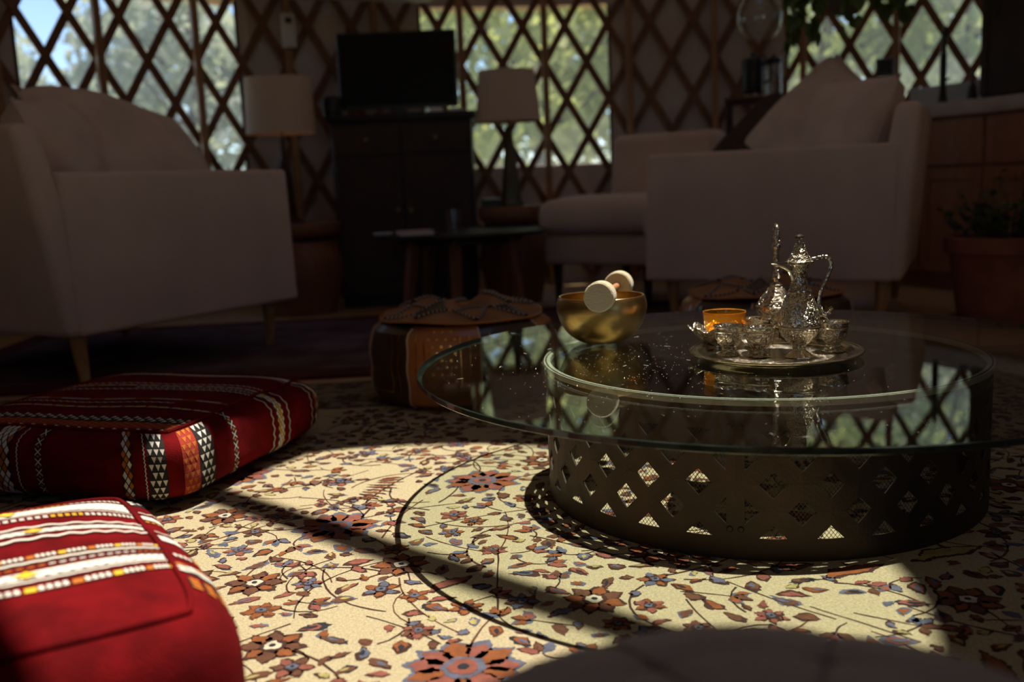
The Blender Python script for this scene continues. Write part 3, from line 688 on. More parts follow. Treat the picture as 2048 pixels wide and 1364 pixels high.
class Emb:
    """embroidery: polygons in (u along the band, v across it), laid on the pouf's skin"""
    def __init__(s, P, face): s.P = P; s.face = face; s.b = MB(); s.r = random.Random(3)
    def poly(s, pts, mi, lift=.0012): s.b.add([s.P.F(s.face(u, v), lift) for u, v in pts], [tuple(range(len(pts)))], mi)
    def quadband(s, u0, u1, v0, v1, mi, lift=.0008, st=.008):
        n = max(1, int(abs(u1-u0)/st)); m = max(1, int(abs(v1-v0)/st))
        for i in range(n):
            for j in range(m):
                a, c = u0+(u1-u0)*i/n, u0+(u1-u0)*(i+1)/n; d, e = v0+(v1-v0)*j/m, v0+(v1-v0)*(j+1)/m
                s.poly([(a, d), (c, d), (c, e), (a, e)], mi, lift)
    def dots(s, u0, u1, v, w=.006, alt=YE, step=.008, rows=2):
        i = 0; u = u0
        while u < u1:
            for r in range(rows):
                vv = v+r*w*1.15; j = s.r.uniform(-.0006, .0006)
                s.poly([(u, vv+j), (u+step*.62, vv+j), (u+step*.62, vv+w*.8+j), (u, vv+w*.8+j)], WH if (i//5) % 3 else alt, .002)
            s.poly([(u-.001, v-.002), (u+step*.2-.001, v-.002), (u+step*.2-.001, v+rows*w*1.15+.001), (u-.001, v+rows*w*1.15+.001)], BK, .0008)
            u += step; i += 1
    def zig(s, u0, u1, v, amp=.004, w=.0032, step=.02, mi=WH):
        n = int((u1-u0)/(step/4)); c = []
        for i in range(n+1):
            u = u0+(u1-u0)*i/n; ph = (u/step) % 1; c.append((u, v+amp*(4*abs(ph-.5)-1)+s.r.uniform(-.0004, .0004)))
        for a, d in zip(c[:-1], c[1:]):
            s.poly([(a[0], a[1]), (d[0]+.0006, d[1]), (d[0]+.0006, d[1]+w), (a[0], a[1]+w)], mi, .0022)
            s.poly([(a[0], a[1]-.0018), (d[0], d[1]-.0018), (d[0], d[1]), (a[0], a[1])], BK, .0010)
    def hatch(s, u0, u1, v0, v1, step=.012):
        s.quadband(u0, u1, v0, v1, WH, .0012); u = u0; k = 0; rows = max(2, int((v1-v0)/.008))
        while u < u1:
            for r in range(rows):
                v = v0+(v1-v0)*(r+.2)/rows; o_ = (r % 2)*step/2; d = .004 if (int((u-u0)/.09) % 2) else -.004
                s.poly([(u+o_, v), (u+o_+step*.4, v+d), (u+o_+step*.4, v+d+.0018), (u+o_, v+.0018)], BK, .0022)
            u += step
        u = u0+.1
        while u < u1-.05:
            s.poly([(u, v0), (u+.012, (v0+v1)/2), (u, v1), (u-.012, (v0+v1)/2)], BK if s.r.random() < .35 else YE, .0026) if s.r.random() < .5 else None
            u += .13
    def tris(s, u0, u1, v0, v1, ground=BK, mi=WH, step=.016, ncol=3):
        s.quadband(u0, u1, v0, v1, ground, .0008); u = u0; r = 0; cw = (v1-v0)/ncol
        while u < u1-step*.5:
            for c in range(ncol - (r % 2)):
                v = v0+cw*(c+.5+.5*(r % 2)); s.poly([(u, v-cw*.40), (u, v+cw*.40), (u+step*.78, v)], mi, .002)
            u += step; r += 1
    def dia(s, u0, u1, v0, v1, ground=BK, m1=WH, m2=ORG, ncol=3):
        s.quadband(u0, u1, v0, v1, ground, .0008); cw = (v1-v0)/ncol; u = u0; r = 0
        while u < u1:
            for c in range(ncol-(r % 2)):
                v = v0+cw*(c+.5+.5*(r % 2)); q_ = m2 if (c == ncol-1-(r//4) % ncol) else m1
                s.poly([(u, v-cw*.40), (u+cw*.62, v), (u, v+cw*.40), (u-cw*.62, v)], q_, .002)
            u += cw*.8; r += 1
    def chain(s, u0, u1, v, w=.010, m1=WH, m2=ORG):
        u = u0; i = 0
        s.quadband(u0, u1, v-w*.45, v+w*.45, BK, .0008)
        while u < u1:
            for d in (1, -1):
                s.poly([(u, v-d*w*.5), (u+.0025, v-d*w*.5), (u+w*.9+.0025, v+d*w*.5), (u+w*.9, v+d*w*.5)], m1, .002)
            s.poly([(u+w*.95, v), (u+w*1.15, v-w*.22), (u+w*1.35, v), (u+w*1.15, v+w*.22)], m2, .002)
            u += w*1.35; i += 1
    def dash(s, u0, u1, v, w=.009, step=.03):
        u = u0; i = 0
        while u < u1:
            for k in range(4):
                uu = u+k*step*.17
                s.poly([(uu, v), (uu+step*.12, v), (uu+step*.14, v+w*.45), (uu+step*.02, v+w*.45)], WH, .0022); s.poly([(uu, v+w*.5), (uu+step*.12, v+w*.5), (uu+step*.1, v+w), (uu, v+w)], WH, .0022)
            s.poly([(u+step*.72, v), (u+step*.97, v), (u+step*.97, v+w), (u+step*.72, v+w)], YE if i % 2 else ORG, .0018)
            s.poly([(u, v-.0015), (u+step*.7, v-.0015), (u+step*.7, v), (u, v)], BK, .0012)
            u += step; i += 1
    def done(s, t, nm): o = s.b.build(nm, YM, t, smooth=False); o['kind'] = 'stuff'; return o
# back pouf
PB = Pouf(.32, .32, .081, 9, 4.2, .013, 1.3)
BROT = math.atan2(-.28, .96)
cN = Vector((-.645, 1.815)); ex = Vector((.96, -.28)); ey = Vector((.28, .96))
cB = cN-ex*.315+ey*.315
t = make_pouf('kilim_pouf', 'dark red kilim pouf with woven bands, between the left sofa and the nearer pouf', (cB.x, cB.y, 0), BROT, PB)
top = lambda P: (lambda u, v: (u, v, P.c)); sidex = lambda P: (lambda u, v: (P.a, v, -u)); sidey = lambda P: (lambda u, v: (v, -P.b, -u))
E1 = Emb(PB, top(PB)); A = PB.a
E1.hatch(-A, A*.99, .245, .275); E1.zig(-A, A*.99, .225); E1.zig(-A, A*.99, .290)
E1.zig(-A, A*.99, .105); E1.dash(-A, A*.99, .08, .009); E1.chain(-.05, A*.99, .065, .012); E1.zig(-A, A*.99, .045)
E1.dots(-A, A*.99, -.06, .005, ORG, .008, 2); E1.zig(-A, A*.5, -.09, .003); E1.dash(-A, A*.99, -.135, .008)
E1.tris(-A, A*.99, -.245, -.205, BK, WH, .014, 2); E1.tris(-A, A*.99, -.295, -.247, CR, ORG, .014, 3); E1.tris(-A, A*.99, -.318, -.296, BK, WH, .016, 1)
E1.done(t, 'top_embroidery')
E2 = Emb(PB, sidex(PB)); Cz = PB.c*.93
E2.zig(-Cz, Cz, .225); E2.dia(-Cz, Cz, .245, .275, BK, WH, ORG, 2); E2.zig(-Cz, Cz, .285)
E2.zig(-Cz, Cz, .035, .003); E2.dia(-Cz, Cz, .055, .085, BK, WH, YE, 3); E2.zig(-Cz, Cz, .105, .003)
E2.chain(-Cz, Cz, -.115, .016); E2.tris(-Cz, Cz, -.245, -.195, BK, WH, .015, 3); E2.tris(-Cz, Cz, -.295, -.247, CR, ORG, .014, 3)
E2.done(t, 'side_embroidery')
E3 = Emb(PB, sidey(PB))
E3.tris(-Cz, Cz, .255, .30, BK, WH, .015, 3); E3.zig(-Cz, Cz, .247, .002, .002, .008); E3.dia(-Cz, Cz, .195, .22, BK, WH, ORG, 2)
E3.chain(-Cz, Cz, -.0, .014); E3.zig(-Cz, Cz, -.05, .002, .002, .008); E3.dia(-Cz, Cz, -.12, -.065, BK, WH, ORG, 4); E3.zig(-Cz, Cz, -.135, .002, .002, .008); E3.chain(-Cz, Cz, -.175, .014)
E3.done(t, 'front_embroidery')
# front pouf
PF = Pouf(.278, .278, .108, 8, 3.8, .014, 4.1)
FROT = math.atan2(.5, .86); ex = Vector((.864, .503)); ey = Vector((-.503, .864))
cF = Vector((-.54, 1.35))-ex*.255-ey*.255
t = make_pouf('kilim_pouf', 'bright red kilim pouf with white and yellow bands, nearest the camera at left', (cF.x, cF.y, 0), FROT, PF)
E1 = Emb(PF, top(PF)); A = PF.a*.97
E1.dots(-A, A, .222, .006, YE, .009, 2); E1.hatch(-A, A, .165, .212); E1.zig(-A, A*.6, .214, .003, .0025, .09, YE); E1.zig(-A, A, .150, .0015, .003, .02); E1.dots(-A, A, .128, .006, YE, .009, 2)
E1.zig(-A, A, .088, .004, .005, .032); E1.hatch(-.12, A, .066, .080, .011); E1.quadband(-A, -.13, .066, .078, YE, .0016); E1.zig(-A, A, .043, .004, .006, .03)
E1.dash(-A, A, -.022, .009, .034); E1.zig(-A, A, -.036, .001, .005, .02); E1.dots(-A, A, -.050, .004, ORG, .011, 1); E1.hatch(-A, A, -.082, -.060, .013); E1.zig(-A, A, -.094, .001, .004, .02, WH); E1.dash(-A, A, -.122, .013, .046)
E1.done(t, 'top_embroidery')
E2 = Emb(PF, sidex(PF)); Cz = PF.c*.93
E2.tris(-Cz, Cz, .215, .245, BK, WH, .012, 2); E2.zig(-Cz, Cz, .165); E2.hatch(-Cz, Cz, .135, .155); E2.dots(-Cz, Cz, .118, .005, YE, .008, 1)
E2.hatch(-Cz, Cz, .02, .05); E2.zig(-Cz, Cz, .062); E2.dash(-Cz, Cz, -.06, .012, .03); E2.dia(-Cz, Cz, -.13, -.09, BK, WH, ORG, 3); E2.dots(-Cz, Cz, -.19, .012, ORG, .014, 3)
E2.done(t, 'side_embroidery')

# ================================================================== LEATHER POUFS
tan = mat('tan_leather', (.44, .165, .045), .42, var=.2, vscale=7, bump=.2, bscale=120, coat=.15)
brn = mat('brown_leather', (.055, .026, .012), .42, var=.25, vscale=7, bump=.2, bscale=120, coat=.15)
tantop = mat('tan_suede', (.36, .17, .065), .7, var=.2, vscale=9, bump=.3, bscale=90)
goldm = mat('gold_stamp', (.95, .62, .22), .25, 1.)
threadw = mat('stitch_white', (.6, .52, .45), .8); pip = mat('piping_pale', (.62, .45, .36), .6)
def leather_pouf(label, loc, rotz, RR=.265, HH=.228):
    t = thing('leather_pouf', label, 'pouf', loc, rotz, 'tan leather poufs')
    N = 8; per = 2*PI/N
    def S(a, z, lift=0.):                      # side skin: gently bulging panels
        f = ((a % per)/per-.5)*2; u = z/HH
        r = RR*(.95+.05*math.sin(PI*min(1, max(0, u)))**.7)*(1+.022*(1-f*f))*(1+.010*math.sin(5*u*PI+a*3))
        if u > .86: r -= .03*((u-.86)/.14)**2
        if u < .10: r -= .03*((.10-u)/.10)**2
        return Vector(((r+lift)*math.cos(a), (r+lift)*math.sin(a), z))
    for i in range(N):
        b = MB(); na, nz = 10, 12
        b.add([S(per*(i+j/na*.9999), HH*k/nz) for k in range(nz+1) for j in range(na+1)], [(k*(na+1)+j, k*(na+1)+j+1, (k+1)*(na+1)+j+1, (k+1)*(na+1)+j) for k in range(nz) for j in range(na)])
        p = b.build('side_panel', tan if i % 2 == 0 else brn, t)
        MB().tube([S(per*i, HH*(.02+.96*k/16), .001) for k in range(17)], .0028, 6).build('piping', pip, t)
        g = MB(); ctr = per*(i+.5); m_ = 0 if i % 2 == 0 else 1
        def L(a0_, z0_, a1_, z1_, w_=.0016):
            for k in range(10):
                q0 = (a0_+(a1_-a0_)*k/10, z0_+(z1_-z0_)*k/10); q1 = (a0_+(a1_-a0_)*(k+1)/10, z0_+(z1_-z0_)*(k+1)/10)
                wa = w_/RR if abs(z1_-z0_) > .01 else 0; wz = 0 if abs(z1_-z0_) > .01 else w_
                g.add([S(q0[0]-wa, q0[1]-wz, .0012), S(q0[0]+wa, q0[1]-wz if wa else q0[1]-wz, .0012), S(q1[0]+wa, q1[1]+wz, .0012), S(q1[0]-wa, q1[1]+wz, .0012)] if wa else
                      [S(q0[0], q0[1]-wz, .0012), S(q1[0], q1[1]-wz, .0012), S(q1[0], q1[1]+wz, .0012), S(q0[0], q0[1]+wz, .0012)], [(0, 1, 2, 3)])
        e = per*.24; L(ctr-e, .05, ctr-e, HH*.9); L(ctr+e, .05, ctr+e, HH*.9); L(ctr-e, .05, ctr+e, .05); L(ctr-per*.36, .04, ctr-per*.36, HH*.92, .001); L(ctr+per*.36, .04, ctr+per*.36, HH*.92, .001)
        if i % 2 == 0:
            for r in range(9):
                for c in range(3+(r % 2)):
                    a = ctr+(c-(2+(r % 2))/2)*per*.115; z = .07+r*.0185; q_ = .0042
                    g.add([S(a+q_/RR*math.cos(k), z+q_*math.sin(k), .0014) for k in [x*PI/3 for x in range(6)]], [tuple(range(6))])
        g.build('gold_stamping', goldm, p, smooth=False)['kind'] = 'stuff'
    def TP(r, a, lift=0.):                    # crumpled top
        u = r/RR; h = HH*.985+.045*(1-u**2.2)*(1+.28*math.sin(3*a+.6)+.22*math.sin(5*a+2.))-.026*math.exp(-(u/.22)**2)
        h += .010*math.sin(9*u+2*a)*(1-u)
        return Vector((r*math.cos(a), r*math.sin(a), h+lift))
    b = MB(); nr, na = 14, 48; Rt = RR*.885
    b.add([TP(Rt*i/nr, 2*PI*j/na) for i in range(nr+1) for j in range(na)], [(i*na+j, (i+1)*na+j, (i+1)*na+(j+1) % na, i*na+(j+1) % na) for i in range(nr) for j in range(na)]); b.build('top_panel', tantop, t, ang=70)
    g = MB(); s_ = MB()
    for i in range(N):                         # dark diamond inlays edged by stitches
        a0_ = per*i; P4 = [(.30, a0_), (.60, a0_-per*.42), (.93, a0_), (.60, a0_+per*.42)]
        def D(f, h): 
            q_ = [(P4[0][0]*(1-f)*(1-h)+P4[1][0]*f*(1-h)+P4[3][0]*(1-f)*h+P4[2][0]*f*h), (P4[0][1]*(1-f)*(1-h)+P4[1][1]*f*(1-h)+P4[3][1]*(1-f)*h+P4[2][1]*f*h)]
            return TP(q_[0]*Rt, q_[1], .0022)
        m_ = 6
        if i % 2 == 0: g = MB(); g.add([D(x/m_, y/m_) for x in range(m_+1) for y in range(m_+1)], [(x*(m_+1)+y, (x+1)*(m_+1)+y, (x+1)*(m_+1)+y+1, x*(m_+1)+y+1) for x in range(m_) for y in range(m_)]); g.build('diamond_inlay', brn, t)
        for (p, q_) in ((P4[0], P4[1]), (P4[1], P4[2]), (P4[2], P4[3]), (P4[3], P4[0])):
            for k in range(15):
                f = (k+.5)/15; r = p[0]+(q_[0]-p[0])*f; a = p[1]+(q_[1]-p[1])*f; c = TP(r*Rt, a, .003)
                s_.tube([c+Vector((math.cos(a+.4), math.sin(a+.4), 0))*-.007, c+Vector((0, 0, .002)), c+Vector((math.cos(a+.4), math.sin(a+.4), 0))*.007], .0024, 5, mi=k % 2)
    s_.build('stitching', [w_black, threadw], t)['kind'] = 'stuff'
    pl = [TP(Rt, 2*PI*j/48, .001) for j in range(49)]; MB().tube(pl, .0028, 6).build('top_piping', tan, t)
    return t
lp = leather_pouf('tan and brown leather pouf with gold dots, just left behind the glass table', (-.145, 2.84, 0), math.radians(-121.5))
leather_pouf('tan leather pouf half hidden behind the tea set, near the right sofa', (.80, 3.08, 0), math.radians(-113))
# white leather pouf in the foreground
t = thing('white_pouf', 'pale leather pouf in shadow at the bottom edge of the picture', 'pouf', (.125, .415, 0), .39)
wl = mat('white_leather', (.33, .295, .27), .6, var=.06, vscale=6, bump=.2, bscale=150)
def WP(r, a, z, k=8):
    g = abs(math.sin(k*a/2))**.25
    return Vector((r*(1+.012*(g-1))*math.cos(a), r*(1+.012*(g-1))*math.sin(a), z))
prof = smoothprof([(.0, .330), (.05, .3295), (.11, .326), (.165, .318), (.207, .300), (.236, .255), (.245, .18), (.235, .10), (.20, .03), (.15, .003), (0, 0)], 5)
b = MB(); na = 96
vs = []
for (r, z) in prof[::-1]:
    for j in range(na):
        a = 2*PI*j/na; g = abs(math.sin(4*a))**.3; q_ = WP(r, a, z); ring = .004*math.exp(-((r-.13)/.006)**2)*(z > .2)
        vs.append((q_.x, q_.y, z-(.0035*(1-g) if z > .2 and r > .04 else 0)-ring))
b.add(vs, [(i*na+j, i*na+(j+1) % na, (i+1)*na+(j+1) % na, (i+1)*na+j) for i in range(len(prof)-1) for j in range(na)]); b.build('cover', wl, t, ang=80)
for i in range(8):
    a = i*PI/4; MB().tube([WP(r, a, z-.0025) for r, z in prof[4:36:2]], .0016, 5).build('seam', mat('seam_grey', (.2, .19, .18), .8), t)
MB().tube([WP(.13, 2*PI*j/64, .3195) for j in range(65)], .0016, 5).build('ring_seam', MATS['seam_grey'], t)
b = MB(); b.lathe([(0, .334), (.012, .3325), (.016, .329), (.012, .325)], 20); b.build('centre_button', wl, t)

# ================================================================== SOFAS
def sofa(label, origin, dirx, sgn, L=1.06, Wd=1.0, ln=.17):
    d = Vector(dirx).normalized(); t = thing('sofa', label, 'sofa', (origin[0], origin[1], 0), math.atan2(d.y, d.x), 'pale linen sofas')
    def Y(y): return y*sgn
    def RB(nm, lo, hi, r, fn=None, m=linen, cuts=0, seg=4):
        a, c = sorted((Y(lo[1]), Y(hi[1]))); b = MB(); b.rbox((lo[0], a, lo[2]), (hi[0], c, hi[2]), r, seg, fn=fn, cuts=cuts); return b.build(nm, m, t, ang=60)
    zb = .175
    RB('frame', (.06, .06, zb+.005), (L-.05, Wd-.06, .335), .012)
    lean = lambda v: (v.x-(ln if v.x < .1 else ln+.09)*(v.z-zb), v.y, v.z)
    RB('backrest', (.0, .012, zb), (.15, Wd-.012, .838), .03, lean)
    arm = lambda v: (v.x-.018*(v.z-zb)/.5, v.y, v.z)
    RB('arm', (.035, 0, zb), (L, .125, .692), .018, arm); RB('arm', (.035, Wd-.125, zb), (L, Wd, .692), .018, arm)
    puff = lambda v: (v.x, v.y, v.z+.022*math.cos(min(1, abs(v.x-.6)/.55)*PI/2)*math.cos(min(1, abs(v.y-Y(Wd/2))/(Wd/2-.1))*PI/2)*(1 if v.z > .43 else 0))
    RB('seat_cushion', (.16, .13, .338), (L+.055, Wd-.13, .495), .045, puff, linen, 4)
    for lx, ly in ((.075, .075), (L-.10, .075), (.075, Wd-.075), (L-.10, Wd-.075)):
        b = MB(); b.tube([(lx, Y(ly), zb), (lx, Y(ly), zb-.02), (lx+(.014 if lx < .5 else -.008), Y(ly), 0)], [.029, .027, .015], 12); b.build('leg', legwood, t)
    return t
def pillow_mesh(w_, h, th, droop=.12, g=18, k=0.):
    b = MB()
    for sg in (1, -1):
        vs = []
        for i in range(g+1):
            for j in range(g+1):
                u, v = -1+2*i/g, -1+2*j/g
                e = max(0, (1-u**4))**.6*max(0, (1-v**4))**.6
                pin = 1-.10*(1-u*u)*abs(v)**3-.0; pin2 = 1-.10*(1-v*v)*abs(u)**3
                z = sg*th/2*(e**.8)*(1+.08*math.sin(3*u+2*v+k)+.05*math.sin(5*v-3*u+k*2))
                vs.append((u*w_/2*pin2, v*h/2*pin, z))
        fs = [(i*(g+1)+j, (i+1)*(g+1)+j, (i+1)*(g+1)+j+1, i*(g+1)+j+1) for i in range(g) for j in range(g)]
        b.add(vs, fs if sg > 0 else [f[::-1] for f in fs])
    return b
def cushion(label, m, center, normal, upv, size=(.58, .58, .22), k=0., name='cushion', roll=0.):
    nz_ = Vector(normal).normalized(); uy = Vector(upv); uy = (uy-nz_*uy.dot(nz_)).normalized(); ux = uy.cross(nz_)
    ux, uy = ux*math.cos(roll)+uy*math.sin(roll), uy*math.cos(roll)-ux*math.sin(roll)
    o = pillow_mesh(*size, k=k).build(name, m, ang=80)
    M_ = Matrix((ux, uy, nz_)).transposed().to_4x4(); M_.translation = center; o.matrix_world = M_
    tag(o, label, 'cushion', 'sofa cushions')
    w_, h = size[0]/2, size[1]/2; ln = []
    for i in range(73):
        f = (i % 72)/18; e_, q_ = int(f), (f-int(f))*2-1
        u, v = ((q_, -1), (1, q_), (-q_, 1), (-1, -q_))[e_]
        ln.append((u*w_*(1-.10*(1-v*v)*abs(u)**3), v*h*(1-.10*(1-u*u)*abs(v)**3), 0))
    MB().tube(ln, .004, 6).build('piping', m, o)
    return o
SL_o = (-1.373, 3.055); SL_d = Vector((-.862+1.373, 3.96-3.055)); SLd = SL_d.normalized(); SLa = Vector((-SLd.y, SLd.x))
SR_o = (1.467, 3.665); SR_d = Vector((-.905, .425)); SRd = SR_d.normalized(); SRa = Vector((SRd.y, -SRd.x))
sofa('pale linen sofa at left, seen from its arm side, under the left window', SL_o, SL_d, 1)
sofa('pale linen sofa at right, seen from its arm side, before the kitchen', SR_o, SR_d, -1, 1.0, 1.0, .08)
def loc3(o, d, a, x, y, z): return Vector((o[0]+d.x*x+a.x*y, o[1]+d.y*x+a.y*y, z))
def n3(d, a, x, y, z): return Vector((d.x*x+a.x*y, d.y*x+a.y*y, z))
cushion('pale linen cushion wedged in the back corner of the left sofa', linen_b, loc3(SL_o, SLd, SLa, .27, .31, .715), n3(SLd, SLa, .62, -.70, .35), n3(SLd, SLa, -.3, .2, .93), (.46, .50, .24), .4)
cushion('large pale linen cushion leaning forward on the left sofa', linen_b, loc3(SL_o, SLd, SLa, .72, .50, .735), n3(SLd, SLa, .22, -.80, .55), n3(SLd, SLa, -.12, .5, .85), (.86, .56, .30), 1.7, roll=-.12)
cushion('dark brown cushion behind the large cushion on the left sofa', fur, loc3(SL_o, SLd, SLa, .88, .72, .63), n3(SLd, SLa, .4, -.6, .66), n3(SLd, SLa, -.2, .4, 1), (.36, .36, .14), .9)
cushion('pale linen cushion against the backrest of the right sofa', linen_b, loc3(SR_o, SRd, SRa, .24, .31, .715), n3(SRd, SRa, .70, -.65, .3), n3(SRd, SRa, -.3, .2, .93), (.42, .52, .27), 2.2)
cushion('pale linen cushion leaning with one corner up on the right sofa', linen_b, loc3(SR_o, SRd, SRa, .37, .52, .755), n3(SRd, SRa, .38, -.72, .55), n3(SRd, SRa, -.35, .45, .8), (.62, .60, .24), 3.1, roll=-.5)
cushion('dark brown fur cushion beside the pale cushions on the right sofa', fur, loc3(SR_o, SRd, SRa, .66, .72, .755), n3(SRd, SRa, .5, -.5, .7), n3(SRd, SRa, -.5, .3, .8), (.46, .56, .16), 4.)
# armless lounge chair behind the right sofa's arm
f_ = Vector((-.6, -.8)); s_ = Vector((.8, -.6)); cc = Vector((.635, 4.97))
t = thing('lounge_chair', 'armless pale linen lounge chair partly hidden behind the right sofa', 'chair', (cc.x, cc.y, 0), math.atan2(f_.y, f_.x))
b = MB(); b.rbox((-.40, -.30, .20), (.37, .30, .345), .02); b.build('seat_base', linen, t, ang=60)
b = MB(); b.rbox((-.28, -.315, .348), (.42, .315, .50), .06, 5, fn=lambda v: (v.x, v.y, v.z+(.03*math.cos(min(1, abs(v.x-.05)/.4)*PI/2) if v.z > .43 else .0)), cuts=3); b.build('seat_cushion', linen, t, ang=60)
b = MB(); b.rbox((-.42, -.31, .20), (-.24, .31, .83), .05, 5, fn=lambda v: (v.x-.14*max(0, v.z-.4), v.y*(1-.08*max(0, v.z-.5)), v.z)); b.build('backrest', linen, t, ang=60)
for lx, ly in ((-.34, -.25), (.32, -.25), (-.34, .25), (.32, .25)):
    MB().tube([(lx, ly, .2), (lx, ly, 0)], [.024, .015], 10).build('leg', darkwood, t)

# ================================================================== TV CABINET WALL
CY = 5.14
cl, crr = ony(655, 240, CY), ony(945, 236, CY); CZ = .975
cx0, cx1 = cl.x+.01, crr.x-.01
t = thing('black_cabinet', 'tall black cabinet standing below the television', 'cabinet', ((cx0+cx1)/2, CY+.20, FZ))
hw_ = (cx1-cx0)/2; ch = CZ-FZ
b = MB(); b.rbox((-hw_, -.20, .05), (hw_, .16, ch-.035), .004, 1); b.rbox((-hw_+.01, -.185, 0), (hw_-.01, .15, .05), .003, 1); b.build('body', blackwood, t)
b = MB(); b.rbox((-hw_-.022, -.225, ch-.035), (hw_+.022, .17, ch), .006, 2); b.build('cornice', blackwood, t)
for s in (-1, 1):
    x0, x1 = (-hw_+.012, -.004) if s < 0 else (.004, hw_-.012)
    b = MB(); b.rbox((x0, -.216, ch-.20), (x1, -.20, ch-.055), .003, 1); dr = b.build('drawer', darkwood, t)
    MB().lathe([(0, 0), (.006, 0), (.006, .012), (.012, .016), (.010, .024), (0, .026)], 12, ((x0+x1)/2, -.216, ch-.127), T=Matrix.Rotation(PI/2, 4, 'X')).build('knob', brassdark, dr)
    b = MB(); b.rbox((x0, -.216, .075), (x1, -.20, ch-.21), .003, 1); b.rbox((x0+.05, -.221, .14), (x1-.05, -.214, ch-.27), .003, 1); dr = b.build('door', darkwood, t)
    MB().lathe([(0, 0), (.006, 0), (.006, .012), (.012, .016), (.010, .024), (0, .026)], 12, (x1-.03 if s < 0 else x0+.03, -.216, .5), T=Matrix.Rotation(PI/2, 4, 'X')).build('knob', brassdark, dr)
TVY = CY+.14
a_, c_ = ony(671, 68, TVY), ony(917, 214, TVY)
t = thing('television', 'flat black television standing on the black cabinet', 'television', ((a_.x+c_.x)/2, TVY, CZ))
w2 = (c_.x-a_.x)/2; zt, zb_ = a_.z-CZ, max(.035, c_.z-CZ)
b = MB(); b.rbox((-w2, -.012, zb_), (w2, .03, zt), .004, 1); b.build('case', plastic_black, t)
b = MB(); b.rbox((-w2+.012, -.0145, zb_+.018), (w2-.012, -.0115, zt-.012), .001, 1); b.build('screen', screen, t)
b = MB(); b.rbox((-.03, 0, .008), (.03, .02, zb_+.02), .003, 1); b.build('stand_neck', plastic_black, t)
b = MB(); b.rbox((-.13, -.08, 0), (.13, .09, .010), .004, 2); b.build('stand_foot', plastic_black, t)
p = ony(662, 228, CY+.05)
t = thing('speaker', 'small round black speaker beside the television', 'speaker', (p.x+.012, CY+.04, CZ))
MB().lathe(smoothprof([(0, 0), (.045, 0), (.05, .01), (.055, .05), (.05, .085), (.03, .102), (0, .106)], 3), 24).build('body', plastic_black, t)
b = MB(); b.lathe([(.0545, .03), (.0565, .033), (.0565, .037), (.0545, .04)], 24, close=True); b.build('ring', mat('dark_grey', (.05, .05, .05), .5), t)
p = ony(868, 226, CY-.1)
t = thing('booklet', 'white papers lying on the black cabinet before the television', 'papers', (p.x, CY+.04, CZ), .15)
b = MB(); b.rbox((-.035, -.06, 0), (.04, .06, .006), .001, 1); b.build('lower_sheet', paper, t, smooth=False)
b = MB(); b.rbox((-.03, -.05, .0062), (.03, .05, .02), .003, 2); b.build('folded_sheet', paper, t)
p = ony(905, 226, CY-.1)
o = MB().rbox((-.03, -.06, 0), (.035, .06, .016), .004, 2).build('envelope', paper); o.location = (p.x+.01, CY+.05, CZ); o.rotation_euler = (0, 0, -.2)
tag(o, 'white box edge beside the papers at the right end of the cabinet', 'box')
# lamps and their drum tables
shade_in = mat('shade_lining', (.75, .55, .38), .9)
def lampshade(t, rb_, rt_, z0_, z1_, m=shade):
    b = MB(); b.lathe([(rb_, z0_), (rt_, z1_), (rt_-.004, z1_), (rb_-.004, z0_)], 48, close=True); s_ = b.build('lamp_shade', m, t, ang=50)
    b = MB(); b.lathe([(rb_-.005, z0_+.002), (rt_-.005, z1_-.002), (rt_-.006, z1_-.002), (rb_-.006, z0_+.002)], 48, close=True); b.build('lining', shade_in, s_, ang=50)
    b = MB()
    for k in range(3): b.tube([(0, 0, z1_-.03), (rt_*math.cos(k*2.09), rt_*math.sin(k*2.09), z1_-.012)], .0022, 6)
    b.build('spider', brassdark, s_)
def drum_table(label, loc, m, r=.20, h=.40):
    t = thing('drum_table', label, 'side table', loc)
    MB().lathe(smoothprof([(0, 0), (r*.72, 0), (r*.80, .012), (r*.98, h*.35), (r, h*.48), (r*.95, h*.66), (r*.80, h*.80), (r*.78, h*.83), (0, h*.83)], 3), 40).build('barrel', m, t, ang=50)
    MB().lathe([(0, h*.832), (r*.82, h*.832), (r*.98, h*.88), (r, h*.9), (r, h*.985), (r*.985, h), (0, h)], 40).build('table_top', reddish if m is not blackwood else m, t)
    b = MB(); b.lathe([(r*.80, h*.80), (r*.84, h*.81), (r*.84, h*.83), (r*.80, h*.84)], 40, close=True); b.build('band', blackwood, t)
    return t
LY = 5.05
pb = ony(563, 268, LY); ptop = ony(563, 156, LY)
l1 = Vector((pb.x, LY, FZ)); H1 = .46
drum_table('dark red drum side table under the left lamp', (l1.x+.05, LY+.0, FZ), reddish, .21, H1)
t = thing('table_lamp', 'lamp with a straight drum shade, behind the left sofa arm', 'lamp', (l1.x, LY, FZ+H1), group='table lamps')
zb0, zt0_ = pb.z-FZ-H1, ptop.z-FZ-H1
MB().lathe(smoothprof([(0, 0), (.075, 0), (.078, .012), (.05, .03), (.042, .10), (.036, .22), (.024, .30), (.012, .33), (.010, zb0-.02), (0, zb0-.02)], 3), 28).build('base', darkwood, t)
MB().tube([(0, 0, zb0-.03), (0, 0, zt0_-.03)], .006, 10).build('stem', brassdark, t)
MB().lathe(smoothprof([(.006, zb0+.05), (.016, zb0+.06), (.029, zb0+.10), (.027, zb0+.125), (0, zb0+.14)], 3), 20).build('bulb', mat('bulb_warm', (.9, .8, .6), .4, emit=((1, .55, .25), .9)), t)
lampshade(t, .172, .163, zb0, zt0_)
ld_ = bpy.data.lights.new('lamp_bulb_light', 'POINT'); ld_.energy = .35; ld_.color = (1, .5, .2); ld_.shadow_soft_size = .03
